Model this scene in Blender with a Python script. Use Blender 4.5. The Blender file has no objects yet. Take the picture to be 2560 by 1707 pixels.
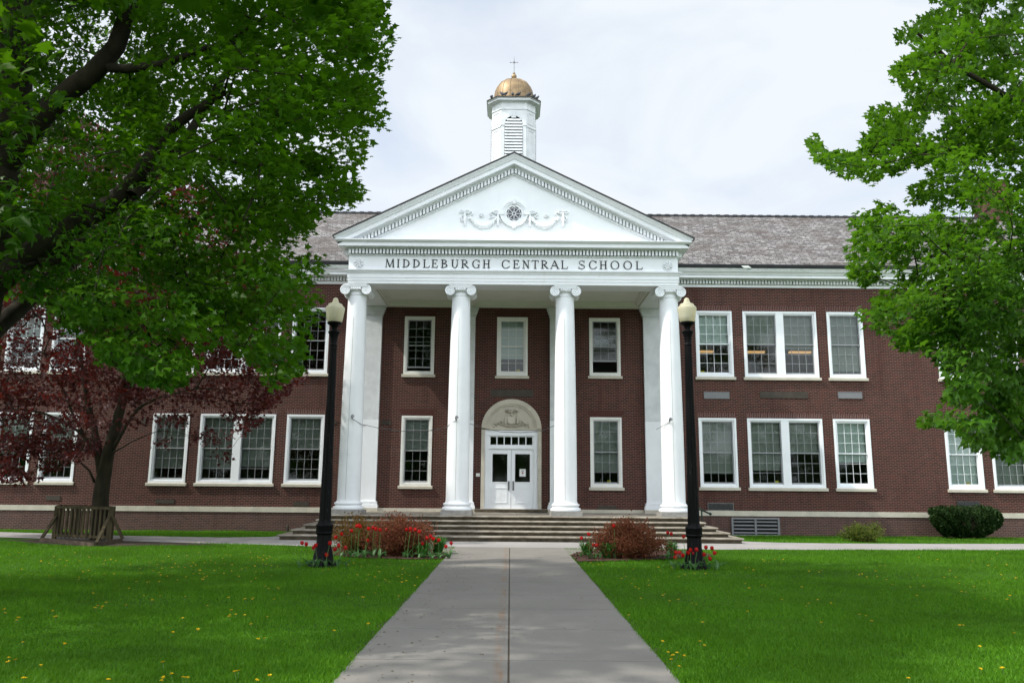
import bpy, bmesh, math, random
import numpy as np
from mathutils import Vector, Matrix

R = math.radians
SC = bpy.context.scene
COL = SC.collection
random.seed(7)
rng = np.random.default_rng(11)

# ------------------------------------------------------------------ camera
F_PX, PITCH, ROLL, YAW, EYE = 1992.75, R(10.2533), R(.4781), R(.0481), 1.62
FW = np.array([math.sin(YAW) * math.cos(PITCH), math.cos(YAW) * math.cos(PITCH), math.sin(PITCH)])
_r0 = np.array([math.cos(YAW), -math.sin(YAW), 0.])
_u0 = np.cross(_r0, FW)
RT = _r0 * math.cos(ROLL) + _u0 * math.sin(ROLL)
UP = _u0 * math.cos(ROLL) - _r0 * math.sin(ROLL)
cam_d = bpy.data.cameras.new("camera")
cam = bpy.data.objects.new("camera", cam_d)
COL.objects.link(cam)
m = Matrix.Identity(4)
for i in range(3):
    m[i][0], m[i][1], m[i][2] = RT[i], UP[i], -FW[i]
m[2][3] = EYE
cam.matrix_world = m
cam_d.sensor_width = 36.
cam_d.lens = F_PX / 2560 * 36
cam_d.clip_start, cam_d.clip_end = .1, 2000.
SC.camera = cam

# ------------------------------------------------------------------ light
SUN_EL, SUN_AZ = R(50), R(74)                 # azimuth from the street side (-Y) round to the left (-X)
sdir = Vector((-math.sin(SUN_AZ) * math.cos(SUN_EL), -math.cos(SUN_AZ) * math.cos(SUN_EL), math.sin(SUN_EL)))
sun_d = bpy.data.lights.new("sun", 'SUN')
sun_d.energy, sun_d.angle, sun_d.color = 3.1, R(1.2), (1., .95, .86)
sun = bpy.data.objects.new("sun", sun_d)
COL.objects.link(sun)
sun.rotation_euler = sdir.to_track_quat('Z', 'Y').to_euler()
sun.location = (-20, 10, 30)

wd = bpy.data.worlds.new("World")
SC.world = wd
wd.use_nodes = True
nt = wd.node_tree
nt.nodes.clear()
N = nt.nodes.new
out = N('ShaderNodeOutputWorld')
sky = N('ShaderNodeTexSky')
sky.sky_type = 'NISHITA'
sky.sun_disc = False
sky.sun_elevation = SUN_EL
sky.sun_rotation = math.atan2(sdir.x, sdir.y)
sky.air_density, sky.dust_density = 1.0, 2.0
bg1 = N('ShaderNodeBackground')
bg1.inputs[1].default_value = .15
nt.links.new(sky.outputs[0], bg1.inputs[0])
bg2 = N('ShaderNodeBackground')
bg2.inputs[0].default_value = (.885, .94, 1.0, 1)
tc = N('ShaderNodeTexCoord')
mp = N('ShaderNodeMapping')
mp.inputs['Scale'].default_value = (1., 1., 2.2)
nt.links.new(tc.outputs['Generated'], mp.inputs[0])
nz = N('ShaderNodeTexNoise')
nz.inputs['Scale'].default_value = 2.6
nz.inputs['Detail'].default_value = 5
nz.inputs['Roughness'].default_value = .52
nz.inputs['Distortion'].default_value = .5
nt.links.new(mp.outputs[0], nz.inputs[0])
rp = N('ShaderNodeMapRange')                  # cloud cover
rp.inputs[1].default_value, rp.inputs[2].default_value = .34, .56
rp.inputs[3].default_value, rp.inputs[4].default_value = .60, 1.
nt.links.new(nz.outputs[0], rp.inputs[0])
sx = N('ShaderNodeSeparateXYZ')
nt.links.new(tc.outputs['Generated'], sx.inputs[0])
br = N('ShaderNodeMapRange')                  # the veil of cloud is brighter on the sun's southern side
br.inputs[1].default_value, br.inputs[2].default_value = -.6, .12
br.inputs[3].default_value, br.inputs[4].default_value = 2.0, .665
nt.links.new(sx.outputs[1], br.inputs[0])
nt.links.new(br.outputs[0], bg2.inputs[1])
mx = N('ShaderNodeMixShader')
nt.links.new(rp.outputs[0], mx.inputs[0])
nt.links.new(bg1.outputs[0], mx.inputs[1])
nt.links.new(bg2.outputs[0], mx.inputs[2])
nt.links.new(mx.outputs[0], out.inputs[0])

SC.view_settings.view_transform = 'Standard'
SC.view_settings.look = 'None'
SC.view_settings.exposure = 0.6
SC.view_settings.gamma = 1.
SC.view_settings.use_curve_mapping = False
SC.render.engine = 'CYCLES'
SC.cycles.max_bounces = 8
SC.cycles.transparent_max_bounces = 8
SC.cycles.caustics_reflective = False
SC.cycles.caustics_refractive = False

# ------------------------------------------------------------------ helpers
def ray(px, py):
    return FW + RT * (px - 1280) / F_PX - UP * (py - 853.5) / F_PX
def on_y(px, py, Y):
    d = ray(px, py); t = Y / d[1]
    return np.array([d[0] * t, Y, EYE + d[2] * t])
def project(P):
    d = np.atleast_2d(P) - np.array([0, 0, EYE])
    z = d @ FW
    z = np.where(np.abs(z) < 1e-6, 1e-6, z)
    return 1280 + F_PX * (d @ RT) / z, 853.5 - F_PX * (d @ UP) / z, z
def ground_z(y):
    if y <= 22: return 0.
    return -.08 * min(1., (y - 22) / 7.5)

def in_poly(x, y, poly):
    inside = np.zeros(len(x), bool)
    n = len(poly)
    j = n - 1
    for i in range(n):
        xi, yi = poly[i]; xj, yj = poly[j]
        c = ((yi > y) != (yj > y)) & (x < (xj - xi) * (y - yi) / (yj - yi + 1e-9) + xi)
        inside ^= c
        j = i
    return inside

class MB:
    def __init__(s): s.v = []; s.f = []
    def add(s, vs, fs):
        b = len(s.v); s.v += [tuple(map(float, p)) for p in vs]; s.f += [tuple(b + i for i in f) for f in fs]; return s
    def box(s, x0, x1, y0, y1, z0, z1):
        return s.add([(x0, y0, z0), (x1, y0, z0), (x1, y1, z0), (x0, y1, z0), (x0, y0, z1), (x1, y0, z1), (x1, y1, z1), (x0, y1, z1)],
                     [(0, 3, 2, 1), (4, 5, 6, 7), (0, 1, 5, 4), (1, 2, 6, 5), (2, 3, 7, 6), (3, 0, 4, 7)])
    def bar(s, a, b, w, h, up=(0, 0, 1)):
        a, b, up = Vector(a), Vector(b), Vector(up)
        d = (b - a).normalized(); sd = d.cross(up).normalized(); u = sd.cross(d)
        vs = []
        for p in (a, b):
            for i, j in ((-1, -1), (1, -1), (1, 1), (-1, 1)): vs.append(p + sd * i * w / 2 + u * j * h / 2)
        return s.add(vs, [(3, 2, 1, 0), (4, 5, 6, 7), (0, 1, 5, 4), (1, 2, 6, 5), (2, 3, 7, 6), (3, 0, 4, 7)])
    def prism(s, poly, fn, d0, d1):
        """poly: 2-D outline; fn(u, v, d) -> xyz"""
        n = len(poly)
        vs = [fn(u, v, d0) for u, v in poly] + [fn(u, v, d1) for u, v in poly]
        fs = [tuple(range(n))[::-1], tuple(range(n, 2 * n))] + [(i, (i + 1) % n, n + (i + 1) % n, n + i) for i in range(n)]
        return s.add(vs, fs)
    def tube(s, pts, rad, n=8, cap=True):
        pts = [Vector(p) for p in pts]
        if not hasattr(rad, '__len__'): rad = [rad] * len(pts)
        ref = None; rings = []
        for i, p in enumerate(pts):
            d = (pts[min(i + 1, len(pts) - 1)] - pts[max(i - 1, 0)])
            if d.length < 1e-9: d = Vector((0, 0, 1))
            d.normalize()
            if ref is None:
                ref = d.orthogonal().normalized()
            else:
                ref = (ref - d * ref.dot(d))
                ref = ref.normalized() if ref.length > 1e-6 else d.orthogonal().normalized()
            b = d.cross(ref)
            rings.append([p + (ref * math.cos(2 * math.pi * k / n) + b * math.sin(2 * math.pi * k / n)) * rad[i] for k in range(n)])
        vs = [q for r in rings for q in r]
        fs = [(i * n + k, i * n + (k + 1) % n, (i + 1) * n + (k + 1) % n, (i + 1) * n + k) for i in range(len(pts) - 1) for k in range(n)]
        if cap: fs += [tuple(range(n))[::-1], tuple(range((len(pts) - 1) * n, len(pts) * n))]
        return s.add(vs, fs)
    def lathe(s, prof, c=(0, 0, 0), n=24, lobes=None):
        """prof: (r, z) list, about the vertical through c"""
        vs = []
        for r, z in prof:
            for k in range(n):
                a = 2 * math.pi * k / n
                q = r * (lobes(a) if lobes else 1)
                vs.append((c[0] + q * math.cos(a), c[1] + q * math.sin(a), c[2] + z))
        fs = [(i * n + k, i * n + (k + 1) % n, (i + 1) * n + (k + 1) % n, (i + 1) * n + k) for i in range(len(prof) - 1) for k in range(n)]
        fs += [tuple(range(n))[::-1], tuple(range((len(prof) - 1) * n, len(prof) * n))]
        return s.add(vs, fs)
    def blob(s, c, r, n=8, mrings=5):
        if not hasattr(r, '__len__'): r = (r, r, r)
        vs = [(c[0], c[1], c[2] - r[2])]
        for i in range(1, mrings):
            t = math.pi * i / mrings
            for k in range(n):
                a = 2 * math.pi * k / n
                vs.append((c[0] + r[0] * math.sin(t) * math.cos(a), c[1] + r[1] * math.sin(t) * math.sin(a), c[2] - r[2] * math.cos(t)))
        vs.append((c[0], c[1], c[2] + r[2]))
        fs = [(0, 1 + (k + 1) % n, 1 + k) for k in range(n)]
        for i in range(mrings - 2):
            for k in range(n):
                a = 1 + i * n
                fs.append((a + k, a + (k + 1) % n, a + n + (k + 1) % n, a + n + k))
        e = len(vs) - 1; a = 1 + (mrings - 2) * n
        fs += [(e, a + k, a + (k + 1) % n) for k in range(n)]
        return s.add(vs, fs)
    def build(s, name, mat, parent=None, smooth=None, local=False, loc=None):
        me = bpy.data.meshes.new(name)
        me.from_pydata(s.v, [], s.f)
        me.update()
        bm = bmesh.new(); bm.from_mesh(me)
        bmesh.ops.recalc_face_normals(bm, faces=bm.faces)
        bm.to_mesh(me); bm.free()
        if smooth:
            me.polygons.foreach_set('use_smooth', [True] * len(me.polygons))
            me.set_sharp_from_angle(angle=R(smooth))
        me.materials.append(mat)
        return link(name, me, parent, local, loc)

def world_loc(o):
    p = Vector((0, 0, 0))
    while o is not None:
        p += o.location; o = o.parent
    return p
def link(name, me, parent=None, local=False, loc=None):
    o = bpy.data.objects.new(name, me)
    COL.objects.link(o)
    if parent is not None:
        o.parent = parent
        if not local: o.location = -world_loc(parent)
    if loc is not None: o.location = loc
    return o
def fast_mesh(name, verts, loops, starts, totals, mat, smooth=False):
    me = bpy.data.meshes.new(name)
    me.vertices.add(len(verts)); me.vertices.foreach_set('co', np.asarray(verts, np.float32).ravel())
    me.loops.add(len(loops)); me.loops.foreach_set('vertex_index', np.asarray(loops, np.int32))
    me.polygons.add(len(starts)); me.polygons.foreach_set('loop_start', np.asarray(starts, np.int32))
    try: me.polygons.foreach_set('loop_total', np.asarray(totals, np.int32))
    except Exception: pass
    if smooth: me.polygons.foreach_set('use_smooth', np.ones(len(starts), bool))
    me.update(calc_edges=True); me.validate()
    me.materials.append(mat)
    return me
def tag(o, label=None, cat=None, group=None, kind=None):
    if label: o['label'] = label
    if cat: o['category'] = cat
    if group: o['group'] = group
    if kind: o['kind'] = kind
    return o
def thing(name, label, cat, loc=(0, 0, 0), group=None):
    o = bpy.data.objects.new(name, None); COL.objects.link(o)
    o.location = loc; o.empty_display_size = .2
    return tag(o, label, cat, group)
def copy_tree(o, parent=None):
    c = o.copy(); COL.objects.link(c)
    if parent is not None: c.parent = parent
    for ch in list(o.children): copy_tree(ch, c)
    return c

# ------------------------------------------------------------------ materials
def nodes(name):
    mt = bpy.data.materials.new(name); mt.use_nodes = True
    t = mt.node_tree; b = t.nodes['Principled BSDF']
    return mt, t, b
def setv(b, k, v):
    if k in b.inputs: b.inputs[k].default_value = v
def mixc(t, fac, a, b, blend='MIX'):
    n = t.nodes.new('ShaderNodeMix'); n.data_type = 'RGBA'; n.blend_type = blend
    for sock, v in ((n.inputs[0], fac), (n.inputs[6], a), (n.inputs[7], b)):
        if hasattr(v, 'is_linked'): t.links.new(v, sock)
        elif hasattr(v, '__len__'): sock.default_value = (*v[:3], 1)
        else: sock.default_value = v
    return n.outputs[2]
def noise(t, scale, detail=4, rough=.55, vec=None, coord='Object', stretch=None):
    n = t.nodes.new('ShaderNodeTexNoise')
    n.inputs['Scale'].default_value = scale; n.inputs['Detail'].default_value = detail; n.inputs['Roughness'].default_value = rough
    if vec is None:
        c = t.nodes.new('ShaderNodeTexCoord'); vec = c.outputs[coord]
    if stretch:
        mpp = t.nodes.new('ShaderNodeMapping'); mpp.inputs['Scale'].default_value = stretch
        t.links.new(vec, mpp.inputs[0]); vec = mpp.outputs[0]
    t.links.new(vec, n.inputs['Vector'])
    return n.outputs[0]
def ramp(t, v, a, b, lo=0., hi=1.):
    n = t.nodes.new('ShaderNodeMapRange')
    n.inputs[1].default_value, n.inputs[2].default_value, n.inputs[3].default_value, n.inputs[4].default_value = a, b, lo, hi
    t.links.new(v, n.inputs[0]); return n.outputs[0]
def bump(t, b, h, strength=.3, dist=.01):
    n = t.nodes.new('ShaderNodeBump'); n.inputs['Strength'].default_value = strength; n.inputs['Distance'].default_value = dist
    t.links.new(h, n.inputs['Height']); t.links.new(n.outputs[0], b.inputs['Normal'])
def plain(name, c, rough=.6, var=.25, scale=6., dark=None, spec=.3, metal=0., bmp=0., fine=None, stretch=None):
    mt, t, b = nodes(name)
    dark = dark or tuple(x * (1 - var) for x in c)
    col = mixc(t, ramp(t, noise(t, scale, 5, stretch=stretch), .35, .68), dark, c)
    if fine: col = mixc(t, ramp(t, noise(t, fine, 3), .35, .7, 0, .5), col, tuple(x * .7 for x in c))
    t.links.new(col, b.inputs['Base Color'])
    setv(b, 'Roughness', rough); setv(b, 'Specular IOR Level', spec); setv(b, 'Metallic', metal)
    if bmp: bump(t, b, noise(t, scale * 8, 4), bmp, .01)
    return mt
def brick_mat(name, c1, c2, mortar, bw=.185, rh=.0605, ms=.0075, swap=False, tint=None):
    mt, t, b = nodes(name)
    c = t.nodes.new('ShaderNodeTexCoord'); s = t.nodes.new('ShaderNodeSeparateXYZ'); cb = t.nodes.new('ShaderNodeCombineXYZ')
    g = t.nodes.new('ShaderNodeNewGeometry')
    t.links.new(g.outputs['Position'], s.inputs[0])
    ad = t.nodes.new('ShaderNodeMath'); ad.operation = 'ADD'
    t.links.new(s.outputs[0], ad.inputs[0]); t.links.new(s.outputs[1], ad.inputs[1])
    t.links.new(ad.outputs[0], cb.inputs[1 if swap else 0]); t.links.new(s.outputs[2], cb.inputs[0 if swap else 1])
    k = t.nodes.new('ShaderNodeTexBrick')
    k.offset = .5
    k.inputs['Scale'].default_value = 1.; k.inputs['Brick Width'].default_value = bw; k.inputs['Row Height'].default_value = rh
    k.inputs['Mortar Size'].default_value = ms; k.inputs['Mortar Smooth'].default_value = .1; k.inputs['Bias'].default_value = -.1
    k.inputs['Color1'].default_value = (*c1, 1); k.inputs['Color2'].default_value = (*c2, 1); k.inputs['Mortar'].default_value = (*mortar, 1)
    t.links.new(cb.outputs[0], k.inputs['Vector'])
    big = noise(t, .45, 4, .6, vec=g.outputs['Position'])
    col = mixc(t, ramp(t, big, .35, .7, 0., .3), k.outputs['Color'], tuple(.55 * x + .1 * y for x, y in zip(c1, mortar)))
    pale = noise(t, 1.6, 5, .62, vec=g.outputs['Position'])
    col = mixc(t, ramp(t, pale, .6, .8, 0., .3 if tint else .22), col, tint or mortar)
    streak = noise(t, 1.3, 5, .65, vec=g.outputs['Position'], stretch=(2.2, 1, .22))
    col = mixc(t, ramp(t, streak, .52, .74, 0., .42), col, tuple(.45 * x for x in c1))
    t.links.new(col, b.inputs['Base Color'])
    setv(b, 'Roughness', .85); setv(b, 'Specular IOR Level', .2)
    inv = t.nodes.new('ShaderNodeMath'); inv.operation = 'SUBTRACT'; inv.inputs[0].default_value = 1.
    t.links.new(k.outputs['Fac'], inv.inputs[1])
    bump(t, b, inv.outputs[0], .5, .006)
    return mt
def slate_mat():
    mt, t, b = nodes('slate_roofing')
    g = t.nodes.new('ShaderNodeNewGeometry'); s = t.nodes.new('ShaderNodeSeparateXYZ'); cb = t.nodes.new('ShaderNodeCombineXYZ')
    t.links.new(g.outputs['Position'], s.inputs[0])
    t.links.new(s.outputs[0], cb.inputs[0]); t.links.new(s.outputs[2], cb.inputs[1])
    k = t.nodes.new('ShaderNodeTexBrick'); k.offset = .5; k.squash_frequency = 3; k.squash = .8
    k.inputs['Scale'].default_value = 1.; k.inputs['Brick Width'].default_value = .23; k.inputs['Row Height'].default_value = .098
    k.inputs['Mortar Size'].default_value = .014; k.inputs['Mortar Smooth'].default_value = .6; k.inputs['Bias'].default_value = 0.
    k.inputs['Color1'].default_value = (.255, .245, .24, 1); k.inputs['Color2'].default_value = (.085, .078, .075, 1); k.inputs['Mortar'].default_value = (.02, .018, .018, 1)
    t.links.new(cb.outputs[0], k.inputs['Vector'])
    p = noise(t, 1.1, 6, .65, vec=g.outputs['Position'], stretch=(.7, 1, 1.6))
    col = mixc(t, ramp(t, p, .46, .66, 0., .85), k.outputs['Color'], (.066, .052, .046))
    q = noise(t, 5., 4, .7, vec=g.outputs['Position'], stretch=(.8, 1, 3))
    col = mixc(t, ramp(t, q, .58, .75, 0., .5), col, (.33, .32, .315))
    t.links.new(col, b.inputs['Base Color']); setv(b, 'Roughness', .75); setv(b, 'Specular IOR Level', .3)
    inv = t.nodes.new('ShaderNodeMath'); inv.operation = 'SUBTRACT'; inv.inputs[0].default_value = 1.
    t.links.new(k.outputs['Fac'], inv.inputs[1]); bump(t, b, inv.outputs[0], .8, .02)
    return mt
def leaf_mat(name, c, c2, trans=.35, rough=.5, spec=.35, tcol=None, c3=None, c3s=.7):
    mt, t, b = nodes(name)
    g = t.nodes.new('ShaderNodeNewGeometry')
    col = mixc(t, g.outputs['Random Per Island'], c, c2)
    if c3: col = mixc(t, ramp(t, noise(t, c3s, 3, .6), .44, .66, 0., .85), col, c3)
    t.links.new(col, b.inputs['Base Color']); setv(b, 'Roughness', rough); setv(b, 'Specular IOR Level', spec)
    tr = t.nodes.new('ShaderNodeBsdfTranslucent')
    hs = mixc(t, .75, col, tcol or tuple(min(1., x * 2.2) for x in c))
    t.links.new(hs, tr.inputs[0])
    mxs = t.nodes.new('ShaderNodeMixShader'); mxs.inputs[0].default_value = trans
    t.links.new(b.outputs[0], mxs.inputs[1]); t.links.new(tr.outputs[0], mxs.inputs[2])
    t.links.new(mxs.outputs[0], t.nodes['Material Output'].inputs[0])
    return mt
def glass_mat():
    mt = bpy.data.materials.new('window_glass'); mt.use_nodes = True
    t = mt.node_tree; t.nodes.clear(); o = t.nodes.new('ShaderNodeOutputMaterial')
    fr = t.nodes.new('ShaderNodeFresnel'); fr.inputs[0].default_value = 1.5
    ad = t.nodes.new('ShaderNodeMath'); ad.operation = 'MULTIPLY_ADD'; ad.inputs[1].default_value = .55; ad.inputs[2].default_value = .0
    t.links.new(fr.outputs[0], ad.inputs[0])
    tr = t.nodes.new('ShaderNodeBsdfTransparent'); tr.inputs[0].default_value = (.84, .88, .86, 1)
    gl = t.nodes.new('ShaderNodeBsdfGlossy'); gl.inputs['Roughness'].default_value = .045
    mxs = t.nodes.new('ShaderNodeMixShader')
    t.links.new(ad.outputs[0], mxs.inputs[0]); t.links.new(tr.outputs[0], mxs.inputs[1]); t.links.new(gl.outputs[0], mxs.inputs[2])
    t.links.new(mxs.outputs[0], o.inputs[0])
    return mt

M = {}
M['brick'] = brick_mat('red_brick', (.070, .0165, .0115), (.022, .0072, .0058), (.150, .100, .083), ms=.0095)
M['soldier'] = brick_mat('soldier_brick', (.092, .030, .024), (.055, .020, .018), (.20, .15, .135), bw=.5, rh=.066, ms=.0085, swap=True)
M['base_brick'] = brick_mat('weathered_base_brick', (.090, .042, .035), (.048, .025, .022), (.155, .118, .102), tint=(.06, .05, .03))
M['slate'] = slate_mat()
M['shingle'] = plain('dark_shingle_edge', (.05, .048, .05), .8, .4, 3)
def paint_mat():
    mt, t, b = nodes('white_paint')
    col = mixc(t, ramp(t, noise(t, 1.3, 5), .35, .68), (.745, .765, .785), (.80, .82, .84))
    col = mixc(t, ramp(t, noise(t, 3.2, 6, .7, stretch=(1, 1, .18)), .60, .78, 0., .45), col, (.60, .60, .565))
    col = mixc(t, ramp(t, noise(t, 11, 5, .75), .70, .76, 0., .35), col, (.50, .49, .45))
    t.links.new(col, b.inputs['Base Color']); setv(b, 'Roughness', .5); setv(b, 'Specular IOR Level', .28)
    return mt
M['white'] = paint_mat()
M['seam'] = plain('dirty_paint_seam', (.36, .36, .34), .7, .5, 3)
M['cupola'] = plain('weathered_white_paint', (.66, .68, .69), .6, .16, 3, spec=.25)
M['cream'] = plain('old_white_paint', (.74, .74, .70), .5, .1, 3, spec=.3)
M['ceil'] = plain('porch_ceiling_paint', (.70, .70, .64), .6, .06, 2)
M['stone'] = plain('limestone', (.56, .52, .43), .8, .22, 2.5, bmp=.15, fine=30)
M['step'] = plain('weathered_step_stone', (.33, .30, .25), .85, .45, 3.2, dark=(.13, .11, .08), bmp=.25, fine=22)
M['riser'] = plain('stained_shaded_riser_stone', (.11, .09, .06), .9, .6, 5, dark=(.035, .028, .018), bmp=.25, fine=30)  # brown stain, with the shade beneath the step nosings also put into the colour
M['plinth'] = plain('granite_plinth', (.33, .32, .30), .8, .3, 9, bmp=.2, fine=60)
M['black'] = plain('black_iron_paint', (.012, .012, .014), .42, .3, 12, spec=.4, fine=40)
M['iron'] = None
M['metal'] = plain('dull_metal', (.20, .20, .20), .45, .25, 10, metal=.6)
M['gold'] = plain('weathered_gold_leaf', (.34, .24, .13), .5, .3, 4, dark=(.18, .125, .075), metal=.45, fine=9)
M['dark'] = plain('dark_void', (.02, .02, .02), .9, .2, 5)
M['room'] = plain('dim_room_paint', (.16, .15, .13), .9, .2, 1)
M['shade'] = plain('grey_roller_shade', (.31, .32, .30), .85, .08, 2)
M['pshade'] = plain('pale_roller_shade', (.62, .68, .66), .85, .06, 2)
M['glass'] = glass_mat()
M['plate'] = plain('brown_metal_plate', (.055, .045, .033), .6, .3, 4)
M['vent'] = plain('grey_vent_mesh', (.21, .21, .22), .6, .2, 40, fine=80)
M['gutter'] = plain('copper_gutter', (.30, .37, .33), .6, .4, 3, dark=(.48, .48, .45), fine=8)
M['slatedark'] = plain('black_flashing', (.035, .036, .04), .5, .5, 3, fine=10)
M['letter'] = plain('black_letter_paint', (.01, .01, .01), .5, .2, 10)
M['sticker'] = plain('yellow_sticker', (.62, .52, .04), .6, .1, 10)
M['paper'] = plain('notice_paper', (.72, .74, .72), .7, .05, 10)
M['red_ink'] = plain('red_ink', (.28, .03, .04), .7, .1, 10)
M['green_paint'] = plain('dark_green_paint', (.012, .035, .028), .4, .2, 10)
M['wire'] = plain('grey_wire', (.10, .10, .10), .6, .2, 10)

def globe_mat():
    mt, t, b = nodes('frosted_globe')
    col = mixc(t, ramp(t, noise(t, 5, 4), .4, .7), (.84, .82, .68), (.78, .73, .54))
    t.links.new(col, b.inputs['Base Color']); setv(b, 'Roughness', .4)
    tr = t.nodes.new('ShaderNodeBsdfTranslucent'); t.links.new(col, tr.inputs[0])
    tp = t.nodes.new('ShaderNodeBsdfTransparent'); tp.inputs[0].default_value = (1, .96, .8, 1)
    a = t.nodes.new('ShaderNodeMixShader'); a.inputs[0].default_value = .5
    t.links.new(b.outputs[0], a.inputs[1]); t.links.new(tr.outputs[0], a.inputs[2])
    c = t.nodes.new('ShaderNodeMixShader'); c.inputs[0].default_value = .22
    t.links.new(a.outputs[0], c.inputs[1]); t.links.new(tp.outputs[0], c.inputs[2])
    t.links.new(c.outputs[0], t.nodes['Material Output'].inputs[0])
    return mt
M['globe'] = globe_mat()
def lawn_mat():
    mt, t, b = nodes('lawn_green')
    col = mixc(t, ramp(t, noise(t, .55, 5, .6), .35, .68), (.033, .102, .004), (.064, .168, .009))
    col = mixc(t, ramp(t, noise(t, 38, 4, .7), .4, .7), col, (.018, .058, .003))
    col = mixc(t, ramp(t, noise(t, 3.2, 4, .6), .58, .8, 0, .5), col, (.085, .160, .018))
    t.links.new(col, b.inputs['Base Color']); setv(b, 'Roughness', .9); setv(b, 'Specular IOR Level', .15)
    bump(t, b, noise(t, 60, 3), .9, .03)
    return mt
M['lawn'] = lawn_mat()
def concrete_mat(name, c, joint=None):
    mt, t, b = nodes(name)
    col = mixc(t, ramp(t, noise(t, .8, 5, .6), .35, .7), tuple(x * .84 for x in c), c)
    col = mixc(t, ramp(t, noise(t, 55, 3, .7), .45, .75, 0, .4), col, tuple(x * .6 for x in c))
    col = mixc(t, ramp(t, noise(t, .35, 6, .65), .42, .66, 0, .5), col, tuple(x * .72 for x in c))
    col = mixc(t, ramp(t, noise(t, 2.3, 6, .7, stretch=(2.5, .6, 1)), .62, .8, 0, .4), col, (.36, .29, .22))
    col = mixc(t, ramp(t, noise(t, 1.7, 6, .6), .64, .8, 0, .3), col, tuple(min(1, x * 1.3) for x in c))
    t.links.new(col, b.inputs['Base Color']); setv(b, 'Roughness', .88); setv(b, 'Specular IOR Level', .2)
    bump(t, b, noise(t, 90, 3), .3, .006)
    return mt
def stain_path(mt):
    t = mt.node_tree; b = t.nodes['Principled BSDF']
    col = b.inputs['Base Color'].links[0].from_socket
    g = t.nodes.new('ShaderNodeNewGeometry'); sp = t.nodes.new('ShaderNodeSeparateXYZ'); t.links.new(g.outputs['Position'], sp.inputs[0])
    m1 = ramp(t, sp.outputs[0], -.16, -.10, 0., 1.); m2 = ramp(t, sp.outputs[0], -.06, -.03, 1., 0.)
    mm = t.nodes.new('ShaderNodeMath'); mm.operation = 'MULTIPLY'; t.links.new(m1, mm.inputs[0]); t.links.new(m2, mm.inputs[1])
    nn = ramp(t, noise(t, 1.6, 6, .7, vec=g.outputs['Position'], stretch=(6, .8, 1)), .40, .66, 0., .75)
    m3 = t.nodes.new('ShaderNodeMath'); m3.operation = 'MULTIPLY'; t.links.new(mm.outputs[0], m3.inputs[0]); t.links.new(nn, m3.inputs[1])
    t.links.new(mixc(t, m3.outputs[0], col, (.20, .125, .075)), b.inputs['Base Color'])     # rust run along the centre joint
    return mt
M['path'] = concrete_mat('path_concrete', (.215, .203, .184))
stain_path(M['path'])
M['walk'] = concrete_mat('sidewalk_concrete', (.33, .315, .305))
M['joint'] = plain('path_joint_dirt', (.085, .065, .045), .95, .4, 20)
M['mulch'] = plain('brown_mulch', (.085, .045, .032), .95, .6, 18, dark=(.03, .018, .014), bmp=.8, fine=60)
M['soil'] = plain('bare_soil', (.06, .045, .028), .95, .5, 12, bmp=.6, fine=40)
M['bark'] = plain('mossy_grey_bark', (.036, .030, .016), .95, .5, 5, dark=(.012, .010, .005), bmp=.9, fine=30, stretch=(1, 1, .35))
M['twig'] = plain('dark_twig_bark', (.022, .016, .011), .95, .4, 8)
M['wood'] = plain('mossy_weathered_timber', (.078, .060, .028), .9, .5, 6, dark=(.030, .025, .012), bmp=.3, stretch=(1, 1, .3))
M['board'] = plain('grey_brown_timber', (.10, .072, .050), .9, .4, 6, bmp=.3)
M['leaf_l'] = leaf_mat('maple_leaf_green', (.014, .058, .002), (.034, .100, .003), .34, .45, .12, (.13, .34, .006), (.080, .170, .007))
M['leaf_r'] = leaf_mat('maple_leaf_bright', (.028, .095, .005), (.060, .150, .010), .38, .42, .22, (.15, .36, .012), (.075, .165, .012))
M['leaf_red'] = leaf_mat('copper_maple_leaf', (.062, .0135, .012), (.030, .009, .010), .28, .45, .2, (.20, .02, .010))
M['leaf_barberry'] = leaf_mat('barberry_leaf', (.170, .050, .032), (.115, .062, .020), .25, .6, .15)
M['leaf_barberry2'] = leaf_mat('bronze_barberry_leaf', (.12, .085, .018), (.13, .045, .022), .25, .6, .15)
M['leaf_shrub'] = leaf_mat('olive_shrub_leaf', (.075, .125, .016), (.11, .10, .020), .28, .6, .2)
M['leaf_yew'] = leaf_mat('yew_needle', (.012, .034, .008), (.024, .046, .010), .1, .6, .12)
M['leaf_lily'] = leaf_mat('daylily_blade', (.030, .115, .016), (.045, .16, .020), .3, .5, .3)
M['leaf_tulip'] = leaf_mat('tulip_leaf', (.055, .15, .04), (.095, .20, .075), .25, .45, .3)
M['stem'] = leaf_mat('tulip_stem', (.085, .18, .04), (.10, .20, .05), .1, .5, .3)
M['petal'] = leaf_mat('red_petal', (.60, .012, .010), (.44, .010, .012), .35, .4, .35, (.8, .02, .01))
M['dandelion'] = leaf_mat('yellow_floret', (.72, .50, .012), (.62, .40, .008), .15, .6, .2)
M['blade'] = leaf_mat('grass_blade', (.032, .125, .004), (.118, .285, .014), .36, .55, .16, (.15, .36, .008), (.045, .120, .008), .45)
M['pigeon'] = plain('slate_grey_feather', (.045, .05, .06), .6, .4, 30)

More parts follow.
